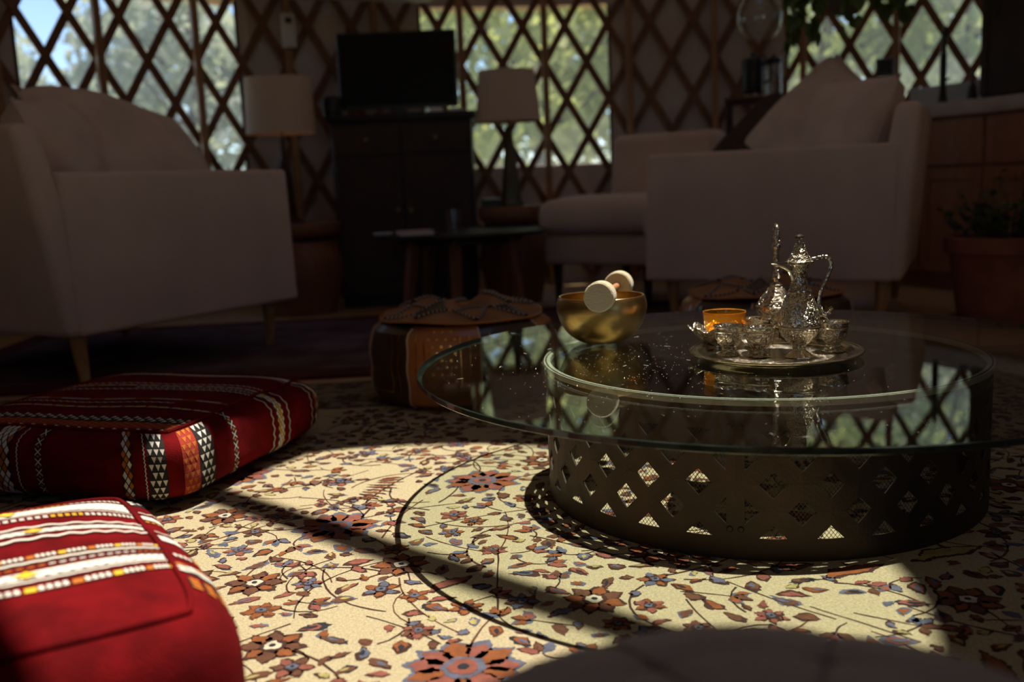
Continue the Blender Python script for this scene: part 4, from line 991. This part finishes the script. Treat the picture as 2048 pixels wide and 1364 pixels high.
lo = bpy.data.objects.new('lamp_bulb_light', ld_); COL.objects.link(lo); lo.parent = t; lo.location = (0, 0, zb0+.10)
LY2 = 5.15
pb = ony(1012, 244, LY2); ptop = ony(1012, 142, LY2); pf = ony(1028, 412, LY2); H2 = pf.z-FZ
drum_table('dark wooden drum side table under the right lamp', (pf.x-.01, LY2, FZ), reddish, .175, H2)
t = thing('table_lamp', 'lamp with a tapered shade and slim cone base, before the middle window', 'lamp', (pb.x+.012, LY2, FZ+H2), group='table lamps')
zb0, zt0_ = pb.z-FZ-H2, ptop.z-FZ-H2
olive = mat('olive_glaze', (.10, .085, .035), .3, var=.15, vscale=10)
MB().lathe([(0, 0), (.062, 0), (.064, .012), (.058, .02), (.052, .03), (.017, zb0-.03), (.012, zb0-.02), (0, zb0-.02)], 6).build('base', olive, t, ang=20)
MB().tube([(0, 0, zb0-.04), (0, 0, zt0_-.02)], .006, 10).build('stem', brassdark, t)
MB().lathe(smoothprof([(.006, zb0+.05), (.016, zb0+.06), (.029, zb0+.10), (.027, zb0+.125), (0, zb0+.14)], 3), 20).build('bulb', whiteplastic, t)
lampshade(t, .166, .142, zb0, zt0_)
p = ony(984, 436, LY2-.12)
t = thing('trinket_box', 'small dark green box on the right drum table', 'box', (pf.x-.115, LY2-.07, FZ+H2), .1)
b = MB(); b.rbox((-.05, -.035, 0), (.05, .035, .032), .003, 1); b.build('base', mat('green_box', (.03, .05, .03), .4), t)
b = MB(); b.rbox((-.052, -.037, .0325), (.052, .037, .046), .004, 2); b.build('lid', mat('silver_box', (.3, .3, .28), .35, .8), t)
# low wooden table with tumbler and plate, in front of the cabinet
KY = 4.55; ka, kb = ony(742, 458, KY), ony(1095, 452, KY); KZ = .39
kc = Vector(((ka.x+kb.x)/2, KY+.1)); KR = (kb.x-ka.x)/2
clear = mat_glass('clear_glass', (.97, .98, .98), 1.45)
t = thing('round_table', 'round dark topped low table with wooden legs before the black cabinet', 'table', (kc.x, kc.y, FZ))
kh = KZ-FZ
MB().lathe([(0, kh-.022), (KR-.02, kh-.022), (KR, kh-.012), (KR, kh-.004), (KR-.006, kh), (0, kh)], 56).build('table_top', blackwood, t)
for a in (-2.42, -1.62, -.62, .9, 2.2):
    r1 = KR*.84
    MB().tube([(r1*.80*math.cos(a), r1*.80*math.sin(a), kh-.022), (r1*math.cos(a), r1*math.sin(a), 0)], [.030, .022], 4).build('leg', reddish, t, smooth=False)
MB().lathe([(KR*.5, kh-.05), (KR*.72, kh-.05), (KR*.72, kh-.023), (KR*.5, kh-.023)], 40, close=True).build('apron', blackwood, t)
p = onz(909, 450, KZ)
KT = FZ+kh+.0004
def ontable(px, Y): q_ = ony(px, 450, Y); return (q_.x, Y, KT)
t = thing('tumbler', 'clear drinking glass standing on the low round table', 'glass', ontable(909, 4.45))
MB().lathe([(0, 0), (.028, 0), (.030, .002), (.037, .105), (.0352, .105), (.0285, .012), (0, .010)], 32).build('glass_wall', clear, t, ang=40)
MB().lathe([(0, .0105), (.0280, .0125), (.0312, .05), (0, .05)], 32).build('water', mat_glass('water', (.96, .97, .97), 1.33), t)
t = thing('book', 'closed pale magazine lying on the low round table', 'book', ontable(829, 4.47), .2)
b = MB(); b.rbox((-.075, -.10, 0), (.075, .10, .014), .003, 1); b.build('pages', paper, t)
b = MB(); b.rbox((-.077, -.102, .0142), (.077, .102, .017), .001, 1); b.build('cover', mat('cover_pink', (.62, .48, .45), .5), t)
t = thing('coaster', 'small pale coaster at the left rim of the low round table', 'coaster', ontable(765, 4.6))
MB().lathe([(0, 0), (.045, 0), (.047, .003), (.045, .007), (0, .006)], 28).build('disc', mat('coaster_blue', (.45, .5, .58), .5), t)
MB().lathe([(.036, .0062), (.041, .0066), (.041, .0082), (.036, .0078)], 28, close=True).build('ring', paper, t)
# wall items
pw = wallp(YR-.062, kth(4.5), 1.465)
t = thing('thermostat', 'white wall controller fixed to the lattice post above the left lamp', 'thermostat', pw, -kth(4.5))
b = MB(); b.rbox((-.038, -.022, -.09), (.038, 0, .09), .006, 2); b.build('case', whiteplastic, t)
b = MB(); b.rbox((-.018, -.025, .035), (.018, -.0215, .065), .002, 1); b.build('display', plastic_black, t)
t = thing('wall_shelf', 'long white shelf board hung above the television', 'shelf', wallp(YR-.2, kth(5.6), 1.625), -kth(5.6))
b = MB(); b.rbox((-.50, -.12, 0), (.52, .10, .03), .006, 2); b.build('board', mat('shelf_white', (.6, .58, .55), .6), t)
for x in (-.35, .35): b = MB(); b.rbox((x-.012, -.05, .031), (x+.012, .13, .06), .003, 1); b.build('bracket', postwood, t)

# ================================================================== KITCHEN SIDE
ca = Vector((2.10, 5.0)); cd = Vector((.36, -.933)); cn = Vector((-.933, -.36))       # front edge start, direction, outward normal
CT = .905; cstart = ca-cd*.42
t = thing('kitchen_cabinet', 'fir wood kitchen base cabinet below the pale worktop', 'cabinet', (cstart.x, cstart.y, FZ), math.atan2(cd.y, cd.x))
CLn = 1.55; D_ = .30
b = MB(); b.rbox((.0, .03, .08), (CLn, D_, CT-.075-FZ), .003, 1); b.rbox((.02, .07, 0), (CLn-.02, D_-.02, .08), .003, 1); b.build('carcass', cabwood, t)
nd = 4; dw = CLn/nd
for i in range(nd):
    x0, x1 = i*dw+.006, (i+1)*dw-.006
    b = MB(); b.rbox((x0, .010, .09), (x1, .029, .60), .003, 1)
    for q_ in ((x0, x0+.055, .09, .60), (x1-.055, x1, .09, .60), (x0+.055, x1-.055, .09, .145), (x0+.055, x1-.055, .545, .60)): b.rbox((q_[0], .002, q_[2]), (q_[1], .011, q_[3]), .002, 1)
    dr = b.build('door', cabwood, t)
    MB().lathe([(0, 0), (.005, 0), (.005, .012), (.012, .018), (.010, .026), (0, .028)], 12, ((x1-.03) if i % 2 == 0 else (x0+.03), .002, .55), T=Matrix.Rotation(PI/2, 4, 'X')).build('knob', plastic_black, dr)
    b = MB(); b.rbox((x0, .006, .615), (x1, .029, CT-.085-FZ), .003, 1); b.build('drawer', cabwood, t)
T = Matrix.Translation((cstart.x, cstart.y, 0)) @ Matrix.Rotation(math.atan2(cd.y, cd.x), 4, 'Z')
t = thing('worktop', 'pale kitchen worktop slab on the fir cabinets', 'worktop', (cstart.x, cstart.y, CT-.0735), math.atan2(cd.y, cd.x))
b = MB(); b.rbox((-.01, -.012, 0), (CLn+.02, D_+.02, .07), .008, 3); b.build('slab', stone, t)
b = MB(); b.rbox((-.01, D_-.005, .0705), (CLn+.02, D_+.018, .185), .003, 1); b.build('backsplash', splash, t)
WT = CT-.0735+.07
def onwork(px, py, yy=.16):
    # point of the worktop line at local y = yy seen along that pixel column
    d = ray(px, py); o = Vector((cstart.x, cstart.y))-cn*yy
    den = d.x*cd.y-d.y*cd.x; s = (d.x*o.y-d.y*o.x)/-den
    k = o+cd*s; return Vector((k.x, k.y, WT+.0004))
p = onwork(1886, 150)
t = thing('kitchen_faucet', 'tall black spring faucet standing on the worktop', 'faucet', p, math.atan2(cd.y, cd.x))
MB().lathe(smoothprof([(0, 0), (.032, 0), (.032, .008), (.022, .03), (.017, .07), (.016, .10), (0, .10)], 2), 20).build('base', plastic_black, t)
MB().tube([(0, 0, .09), (0, 0, .25)], .017, 14).build('column', plastic_black, t)
b = MB(); b.tube([(.002+.012*math.cos(i*.9)*.0+.0, 0, .25+i*.0035) for i in range(32)], [.0105+.0035*(i % 2) for i in range(32)], 12); b.build('spring', plastic_black, t)
MB().tube(cat([(0, 0, .355), (.002, .004, .372), (.014, -.006, .378), (.026, -.016, .366), (.03, -.02, .33)]), .009, 10).build('spout', plastic_black, t)
MB().tube([(.015, 0, .12), (.05, -.005, .13)], [.007, .005], 8).build('lever', plastic_black, t)
p = onwork(1945, 170)
t = thing('soap_pump', 'slim dark soap pump on the worktop right of the faucet', 'soap pump', p)
MB().lathe(smoothprof([(0, 0), (.022, 0), (.024, .02), (.018, .075), (.010, .085), (.009, .10), (0, .10)], 2), 18).build('bottle', mat('dark_bottle', (.03, .03, .028), .35), t)
MB().tube([(0, 0, .095), (0, 0, .135), (-.005, -.03, .138)], .005, 8).build('pump_head', plastic_black, t)
t = thing('tall_cabinet', 'dark wooden tall cabinet standing at the right edge above the worktop', 'cabinet', tuple(onwork(2018, 120, .10)), math.atan2(cd.y, cd.x))
b = MB(); b.rbox((-.06, -.10, .0), (.5, .17, 1.0), .004, 1); b.build('carcass', darkwood, t)
b = MB(); b.rbox((-.055, -.118, .01), (-.015, -.101, .99), .003, 1); b.rbox((-.015, -.112, .01), (.44, -.101, .99), .002, 1); dd = b.build('door', darkwood, t)
MB().tube([(.02, -.118, .35), (.02, -.13, .37), (.02, -.13, .45), (.02, -.118, .47)], .005, 8).build('handle', plastic_black, dd)
pw = wallp(YR-.075, kth(18.3), 0); pz = ony(1777, 135, pw.y).z
t = thing('switch_box', 'small dark box mounted on the post of the kitchen window', 'box', (pw.x, pw.y, pz), -kth(18.3))
b = MB(); b.rbox((-.05, -.025, -.05), (.045, .018, .05), .006, 2); b.build('case', mat('box_grey', (.08, .075, .07), .5), t)
b = MB(); b.rbox((-.035, -.029, -.03), (.03, -.024, .035), .002, 1); b.build('cover', plastic_black, t)
# console with jars, behind the right sofa
cx = ony(1518, 195, 5.45); t = thing('console', 'narrow dark wooden console behind the right sofa', 'console', (cx.x+.02, 5.45, FZ), -.25)
ch_ = cx.z-FZ
b = MB(); b.rbox((-.20, -.11, ch_-.03), (.22, .11, ch_), .004, 1); b.build('top', darkwood, t)
b = MB(); b.rbox((-.19, -.10, .25), (.21, .10, .28), .003, 1); b.build('shelf', darkwood, t)
for lx in (-.175, .195):
    for ly in (-.085, .085): b = MB(); b.rbox((lx-.018, ly-.018, 0), (lx+.018, ly+.018, ch_-.03), .003, 1); b.build('leg', darkwood, t)
cz = FZ+ch_+.0005
p = ony(1508, 190, 5.42)
t = thing('coffee_press', 'black cylindrical coffee press on the console', 'coffee press', (p.x, 5.44, cz))
MB().lathe([(0, .02), (.058, .02), (.06, .024), (.06, .19), (.056, .2), (0, .2)], 28).build('body', plastic_black, t)
for k in range(3): MB().tube([(.05*math.cos(k*2.1+.5), .05*math.sin(k*2.1+.5), .03), (.054*math.cos(k*2.1+.5), .054*math.sin(k*2.1+.5), 0)], .006, 6).build('foot', mat('chrome', (.6, .6, .6), .2, 1.), t)
MB().tube(cat([(.058, -.01, .17), (.09, -.02, .165), (.092, -.02, .10), (.058, -.01, .07)]), .008, 8).build('handle', plastic_black, t)
MB().lathe([(0, .2), (.008, .2), (.008, .215), (.016, .22), (.012, .232), (0, .235)], 14).build('plunger_knob', plastic_black, t)
p = ony(1542, 190, 5.42)
t = thing('glass_jar', 'clear lidded jar right of the coffee press', 'jar', (p.x+.022, 5.44, cz))
MB().lathe([(0, 0), (.038, 0), (.041, .004), (.041, .16), (.036, .172), (.034, .172), (.038, .158), (.038, .008), (0, .006)], 28).build('jar_wall', clear, t, ang=40)
MB().lathe([(0, .1725), (.040, .1725), (.041, .18), (.038, .20), (.012, .205), (.012, .22), (0, .222)], 24).build('lid', plastic_black, t)
# glass pendant
py_ = 4.75; p = ony(1519, 20, py_)
t = thing('glass_pendant', 'clear ribbed glass pendant hanging beside the kitchen window', 'pendant lamp', (p.x, py_, p.z))
gp = smoothprof([(.028, .16), (.03, .13), (.055, .09), (.092, .03), (.104, -.03), (.095, -.085), (.07, -.12), (.068, -.1205), (.0925, -.085), (.1015, -.03), (.0895, .03), (.053, .088), (.028, .126), (.026, .16)], 3)
MB().lathe(gp, 48, fn=lambda a, i, z: 1+.012*math.sin(16*a)).build('glass_shade', mat_glass('pendant_glass', (.93, .94, .93), 1.45, .03, .03), t, ang=70)
MB().lathe([(0, .12), (.018, .12), (.02, .16), (.03, .165), (.03, .185), (.006, .20), (0, .2)], 18).build('socket', brassdark, t)
zroof = 2.9-p.z
MB().tube([(0, 0, .19), (0, 0, zroof)], .004, 6).build('cord', plastic_black, t)
MB().lathe(smoothprof([(.008, .11), (.014, .09), (.026, .05), (.024, .02), (0, .005)], 3), 16).build('bulb', clear, t)
# hanging plant
py_ = 4.45; p = ony(1692, 30, py_)
t = thing('hanging_planter', 'trailing green plant in a dark pot hung before the kitchen window', 'plant', (p.x, py_, p.z))
MB().lathe(smoothprof([(0, 0), (.045, .002), (.075, .03), (.088, .08), (.09, .13), (.086, .135), (.082, .13), (0, .12)], 3), 28).build('pot', mat('grey_pot', (.16, .13, .13), .6), t)
for k in range(3):
    a = k*2.094+.3; MB().tube([(.086*math.cos(a), .086*math.sin(a), .13), (.0, 0, .6)], .002, 5).build('hanger', mat('jute', (.35, .27, .17), .9), t)
MB().tube([(0, 0, .6), (0, 0, 2.95-p.z)], .003, 5).build('hanging_cord', MATS['jute'], t)
leafg = bpy.data.meshes.new('heart_leaf')
hl = [(0, 0, 0), (.016, -.006, .004), (.026, .012, .007), (.02, .034, .004), (0, .06, -.006), (-.02, .034, .004), (-.026, .012, .007), (-.016, -.006, .004), (0, .02, 0)]
leafg.from_pydata(hl, [], [(8, i, i+1) for i in range(0, 7)]+[(8, 7, 0)]); leafg.materials.append(mat('pothos_leaf', (.10, .17, .03), .45, var=.5, vscale=15))
rl = random.Random(5); vines = []
def vine(sx, sy, L, out_):
    pts = [Vector((sx*.08, sy*.08, .13))]; d = Vector((sx*.6, sy*.6, .35)).normalized()
    n = int(L/.03)
    for i in range(n): d = (d+Vector((rl.uniform(-.2, .2), rl.uniform(-.2, .2), -.30))).normalized(); d.x += sx*out_*.03; pts.append(pts[-1]+d*.03)
    MB().tube(pts, .0018, 5).build('vine', leafgreen, t)
    for q_ in pts[1:]:
        for _ in range(1+(rl.random() < .4)):
            o = bpy.data.objects.new('leaf', leafg); COL.objects.link(o); o.parent = t; o.location = q_+Vector((rl.uniform(-.02, .02), rl.uniform(-.02, .02), rl.uniform(-.01, .02)))
            o.rotation_euler = (rl.uniform(-2.2, -.9), rl.uniform(-.4, .4), rl.uniform(0, 6.28)); s = rl.uniform(.8, 1.5); o.scale = (s, s, s)
for sx, sy, L, o_ in ((-.7, -.3, .30, .1), (-.5, .5, .38, .1), (-.8, .1, .20, .4), (-.2, -.8, .33, .1), (-.4, -.6, .36, .0), (.9, -.2, .24, 1.), (.8, .5, .22, 1.4), (.3, -.9, .10, .3), (.7, -.7, .2, 1.2)): vine(sx, sy, L, o_)
# terracotta planter on the floor
pp = Vector((1.93, 3.82, FZ))
t = thing('potted_plant', 'bushy dark plant in a terracotta planter at the right edge', 'plant', pp)
MB().lathe(smoothprof([(0, 0), (.165, 0), (.17, .01), (.205, .27), (.205, .275)], 1)+[(.222, .276), (.226, .285), (.226, .335), (.215, .34), (.20, .335), (.198, .29), (0, .285)], 40).build('planter', terracotta, t, ang=40)
MB().lathe([(0, .291), (.197, .291), (.195, .296), (0, .31)], 30).build('soil', soil, t)
MB().lathe([(0, -.0), (.19, 0), (.20, .006), (.2, .02), (.172, .02), (.172, .006)], 36).build('saucer', terracotta, t)
lv = MB(); st_ = MB(); rl = random.Random(9)
for i in range(60):
    a = rl.uniform(0, 6.28); r = .17*math.sqrt(rl.random()); hgt = rl.uniform(.10, .30)*(1-.3*r/.17); tip = Vector((r*1.5*math.cos(a), r*1.5*math.sin(a), .30+hgt)); base = Vector((r*.7*math.cos(a), r*.7*math.sin(a), .30))
    st_.tube([base, (base+tip)/2+Vector((0, 0, .02)), tip], [.003, .0025, .0015], 5)
    for j in range(9):
        f = .35+.65*j/8; c = base.lerp(tip, f); dr_ = Vector((rl.uniform(-1, 1), rl.uniform(-1, 1), rl.uniform(-.1, .8))).normalized(); sd_ = dr_.cross(Vector((0, 0, 1))).normalized()*.012; L = rl.uniform(.03, .055)
        lv.add([c, c+dr_*L*.5+sd_, c+dr_*L, c+dr_*L*.5-sd_], [(0, 1, 2, 3)])
st_.build('stems', leafgreen, t)['kind'] = 'stuff'; lv.build('foliage', mat('dark_leaf', (.045, .075, .02), .5, var=.4, vscale=20), t, smooth=False)['kind'] = 'stuff'

# ================================================================== OUTDOORS
GZ = -.55
b = MB(); b.add([(-60, -40, GZ), (60, -40, GZ), (60, 90, GZ), (-60, 90, GZ)], [(0, 1, 2, 3)])
struct(b.build('ground', mat('dry_ground', (.36, .32, .22), 1., col2=(.22, .25, .12), vscale=.5, detail=8), smooth=False), 'dry grassy ground outside the tent', 'ground')
barkm = mat('bark', (.12, .085, .06), .95, var=.4, vscale=6)
def mat_leaf(name, c):
    m = mat(name, c, .6, var=.35, vscale=2); n = m.node_tree; b_ = n.nodes['Principled BSDF']
    tl = n.nodes.new('ShaderNodeBsdfTranslucent'); tl.inputs[0].default_value = (min(1, c[0]*1.25), min(1, c[1]*1.3), c[2]*.9, 1)
    mx = n.nodes.new('ShaderNodeMixShader'); mx.inputs[0].default_value = .45
    n.links.new(b_.outputs[0], mx.inputs[1]); n.links.new(tl.outputs[0], mx.inputs[2]); n.links.new(mx.outputs[0], n.nodes['Material Output'].inputs[0]); return m
fol = [mat_leaf('foliage_%d' % i, c) for i, c in enumerate(((.36, .40, .22), (.42, .45, .21), (.52, .53, .24), (.43, .45, .42)))]
def tree(label, x, y, h, rad, fm, seed, low=.15, n=3600, ls=.13, cat_='tree', name='tree'):
    rt = np.random.default_rng(seed); t = thing(name, label, cat_, (x, y, GZ), group='trees outside the windows')
    tb_ = MB(); r0_ = random.Random(seed)
    tb_.tube(cat([(0, 0, -.1), (r0_.uniform(-.1, .1), 0, h*.3), (r0_.uniform(-.3, .3), r0_.uniform(-.3, .3), h*.65), (0, 0, h*.92)]), [.022*h*(1-.9*i/12) for i in range(13)], 8)
    for k in range(7):
        a = r0_.uniform(0, 6.28); z = h*r0_.uniform(.22, .75); tb_.tube([(0, 0, z), (rad*.4*math.cos(a), rad*.4*math.sin(a), z+h*.06), (rad*.8*math.cos(a), rad*.8*math.sin(a), z+h*.13)], [.008*h, .005*h, .002*h], 6)
    tb_.build('trunk', barkm, t)
    nb = 26; u = rt.normal(size=(nb, 3)); u /= np.linalg.norm(u, axis=1)[:, None]; rr_ = rt.random(nb)**.45
    C = u*rr_[:, None]*np.array([rad, rad, h*(1-low)/2*.95]); C[:, 2] += h*(low+(1-low)/2)
    idx = rt.integers(0, nb, n); d = rt.normal(size=(n, 3)); d /= np.linalg.norm(d, axis=1)[:, None]
    pos = C[idx]+d*(rad*.34*rt.random(n)**.4)[:, None]
    q1 = rt.normal(size=(n, 3)); q1 /= np.linalg.norm(q1, axis=1)[:, None]; q2 = np.cross(q1, rt.normal(size=(n, 3))); q2 /= np.linalg.norm(q2, axis=1)[:, None]
    s1 = ls*rt.uniform(.6, 1.4, n)[:, None]; s2 = s1*.5
    V = np.stack([pos-q1*s1, pos+q2*s2, pos+q1*s1, pos-q2*s2], 1).reshape(-1, 3)
    me = bpy.data.meshes.new('crown'); me.vertices.add(len(V)); me.vertices.foreach_set('co', V.ravel()); me.loops.add(4*n); me.polygons.add(n)
    me.loops.foreach_set('vertex_index', np.arange(4*n, dtype=np.int32)); me.polygons.foreach_set('loop_start', np.arange(0, 4*n, 4, dtype=np.int32)); me.polygons.foreach_set('loop_total', np.full(n, 4, dtype=np.int32))
    me.materials.append(fol[fm]); me.update(); me.validate()
    o = bpy.data.objects.new('crown', me); COL.objects.link(o); o.parent = t
TREES = [(-6.2, 10.5, 3.0, 1.5, 3, .12, 'olive grey tree seen at the left edge of the left window'),
         (-3.9, 12.0, 3.6, 1.6, 3, .1, 'grey green tree in the middle of the left window'),
         (-2.9, 9.6, 3.9, 1.3, 3, .1, 'slender grey green tree at the right side of the left window'),
         (-.9, 10.8, 5.4, 1.5, 2, .08, 'bright yellow green tree at the left side of the middle window'),
         (.35, 11.5, 5.8, 1.7, 1, .06, 'sunny green tree in the centre of the middle window'),
         (1.5, 10.6, 5.2, 1.4, 2, .08, 'yellow green tree at the right side of the middle window'),
         (3.3, 11.0, 5.2, 1.5, 1, .08, 'green tree seen at the left side of the kitchen window'),
         (4.6, 9.8, 5.0, 1.5, 0, .08, 'dark green tree behind the hanging plant in the kitchen window'),
         (5.9, 11.4, 5.6, 1.9, 3, .06, 'grey tree seen at the right side of the kitchen window'),
         (-8.5, 15.0, 3.3, 2.6, 3, .05, 'far bushy tree behind the left window'),
         (-1.2, 17.5, 7.0, 3.0, 0, .05, 'far dark tree rising behind the middle window'),
         (3.0, 17.5, 7.4, 3.0, 0, .05, 'far tree between the middle and kitchen windows'),
         (7.8, 16.0, 7.2, 3.0, 1, .05, 'far broad tree behind the kitchen window')]
for i, (x, y, h, rad, fm, low, lb) in enumerate(TREES): tree(lb, x, y, h, rad, fm, 100+i, low, 2900 if y < 14 else 4200, .085 if y < 14 else .17)
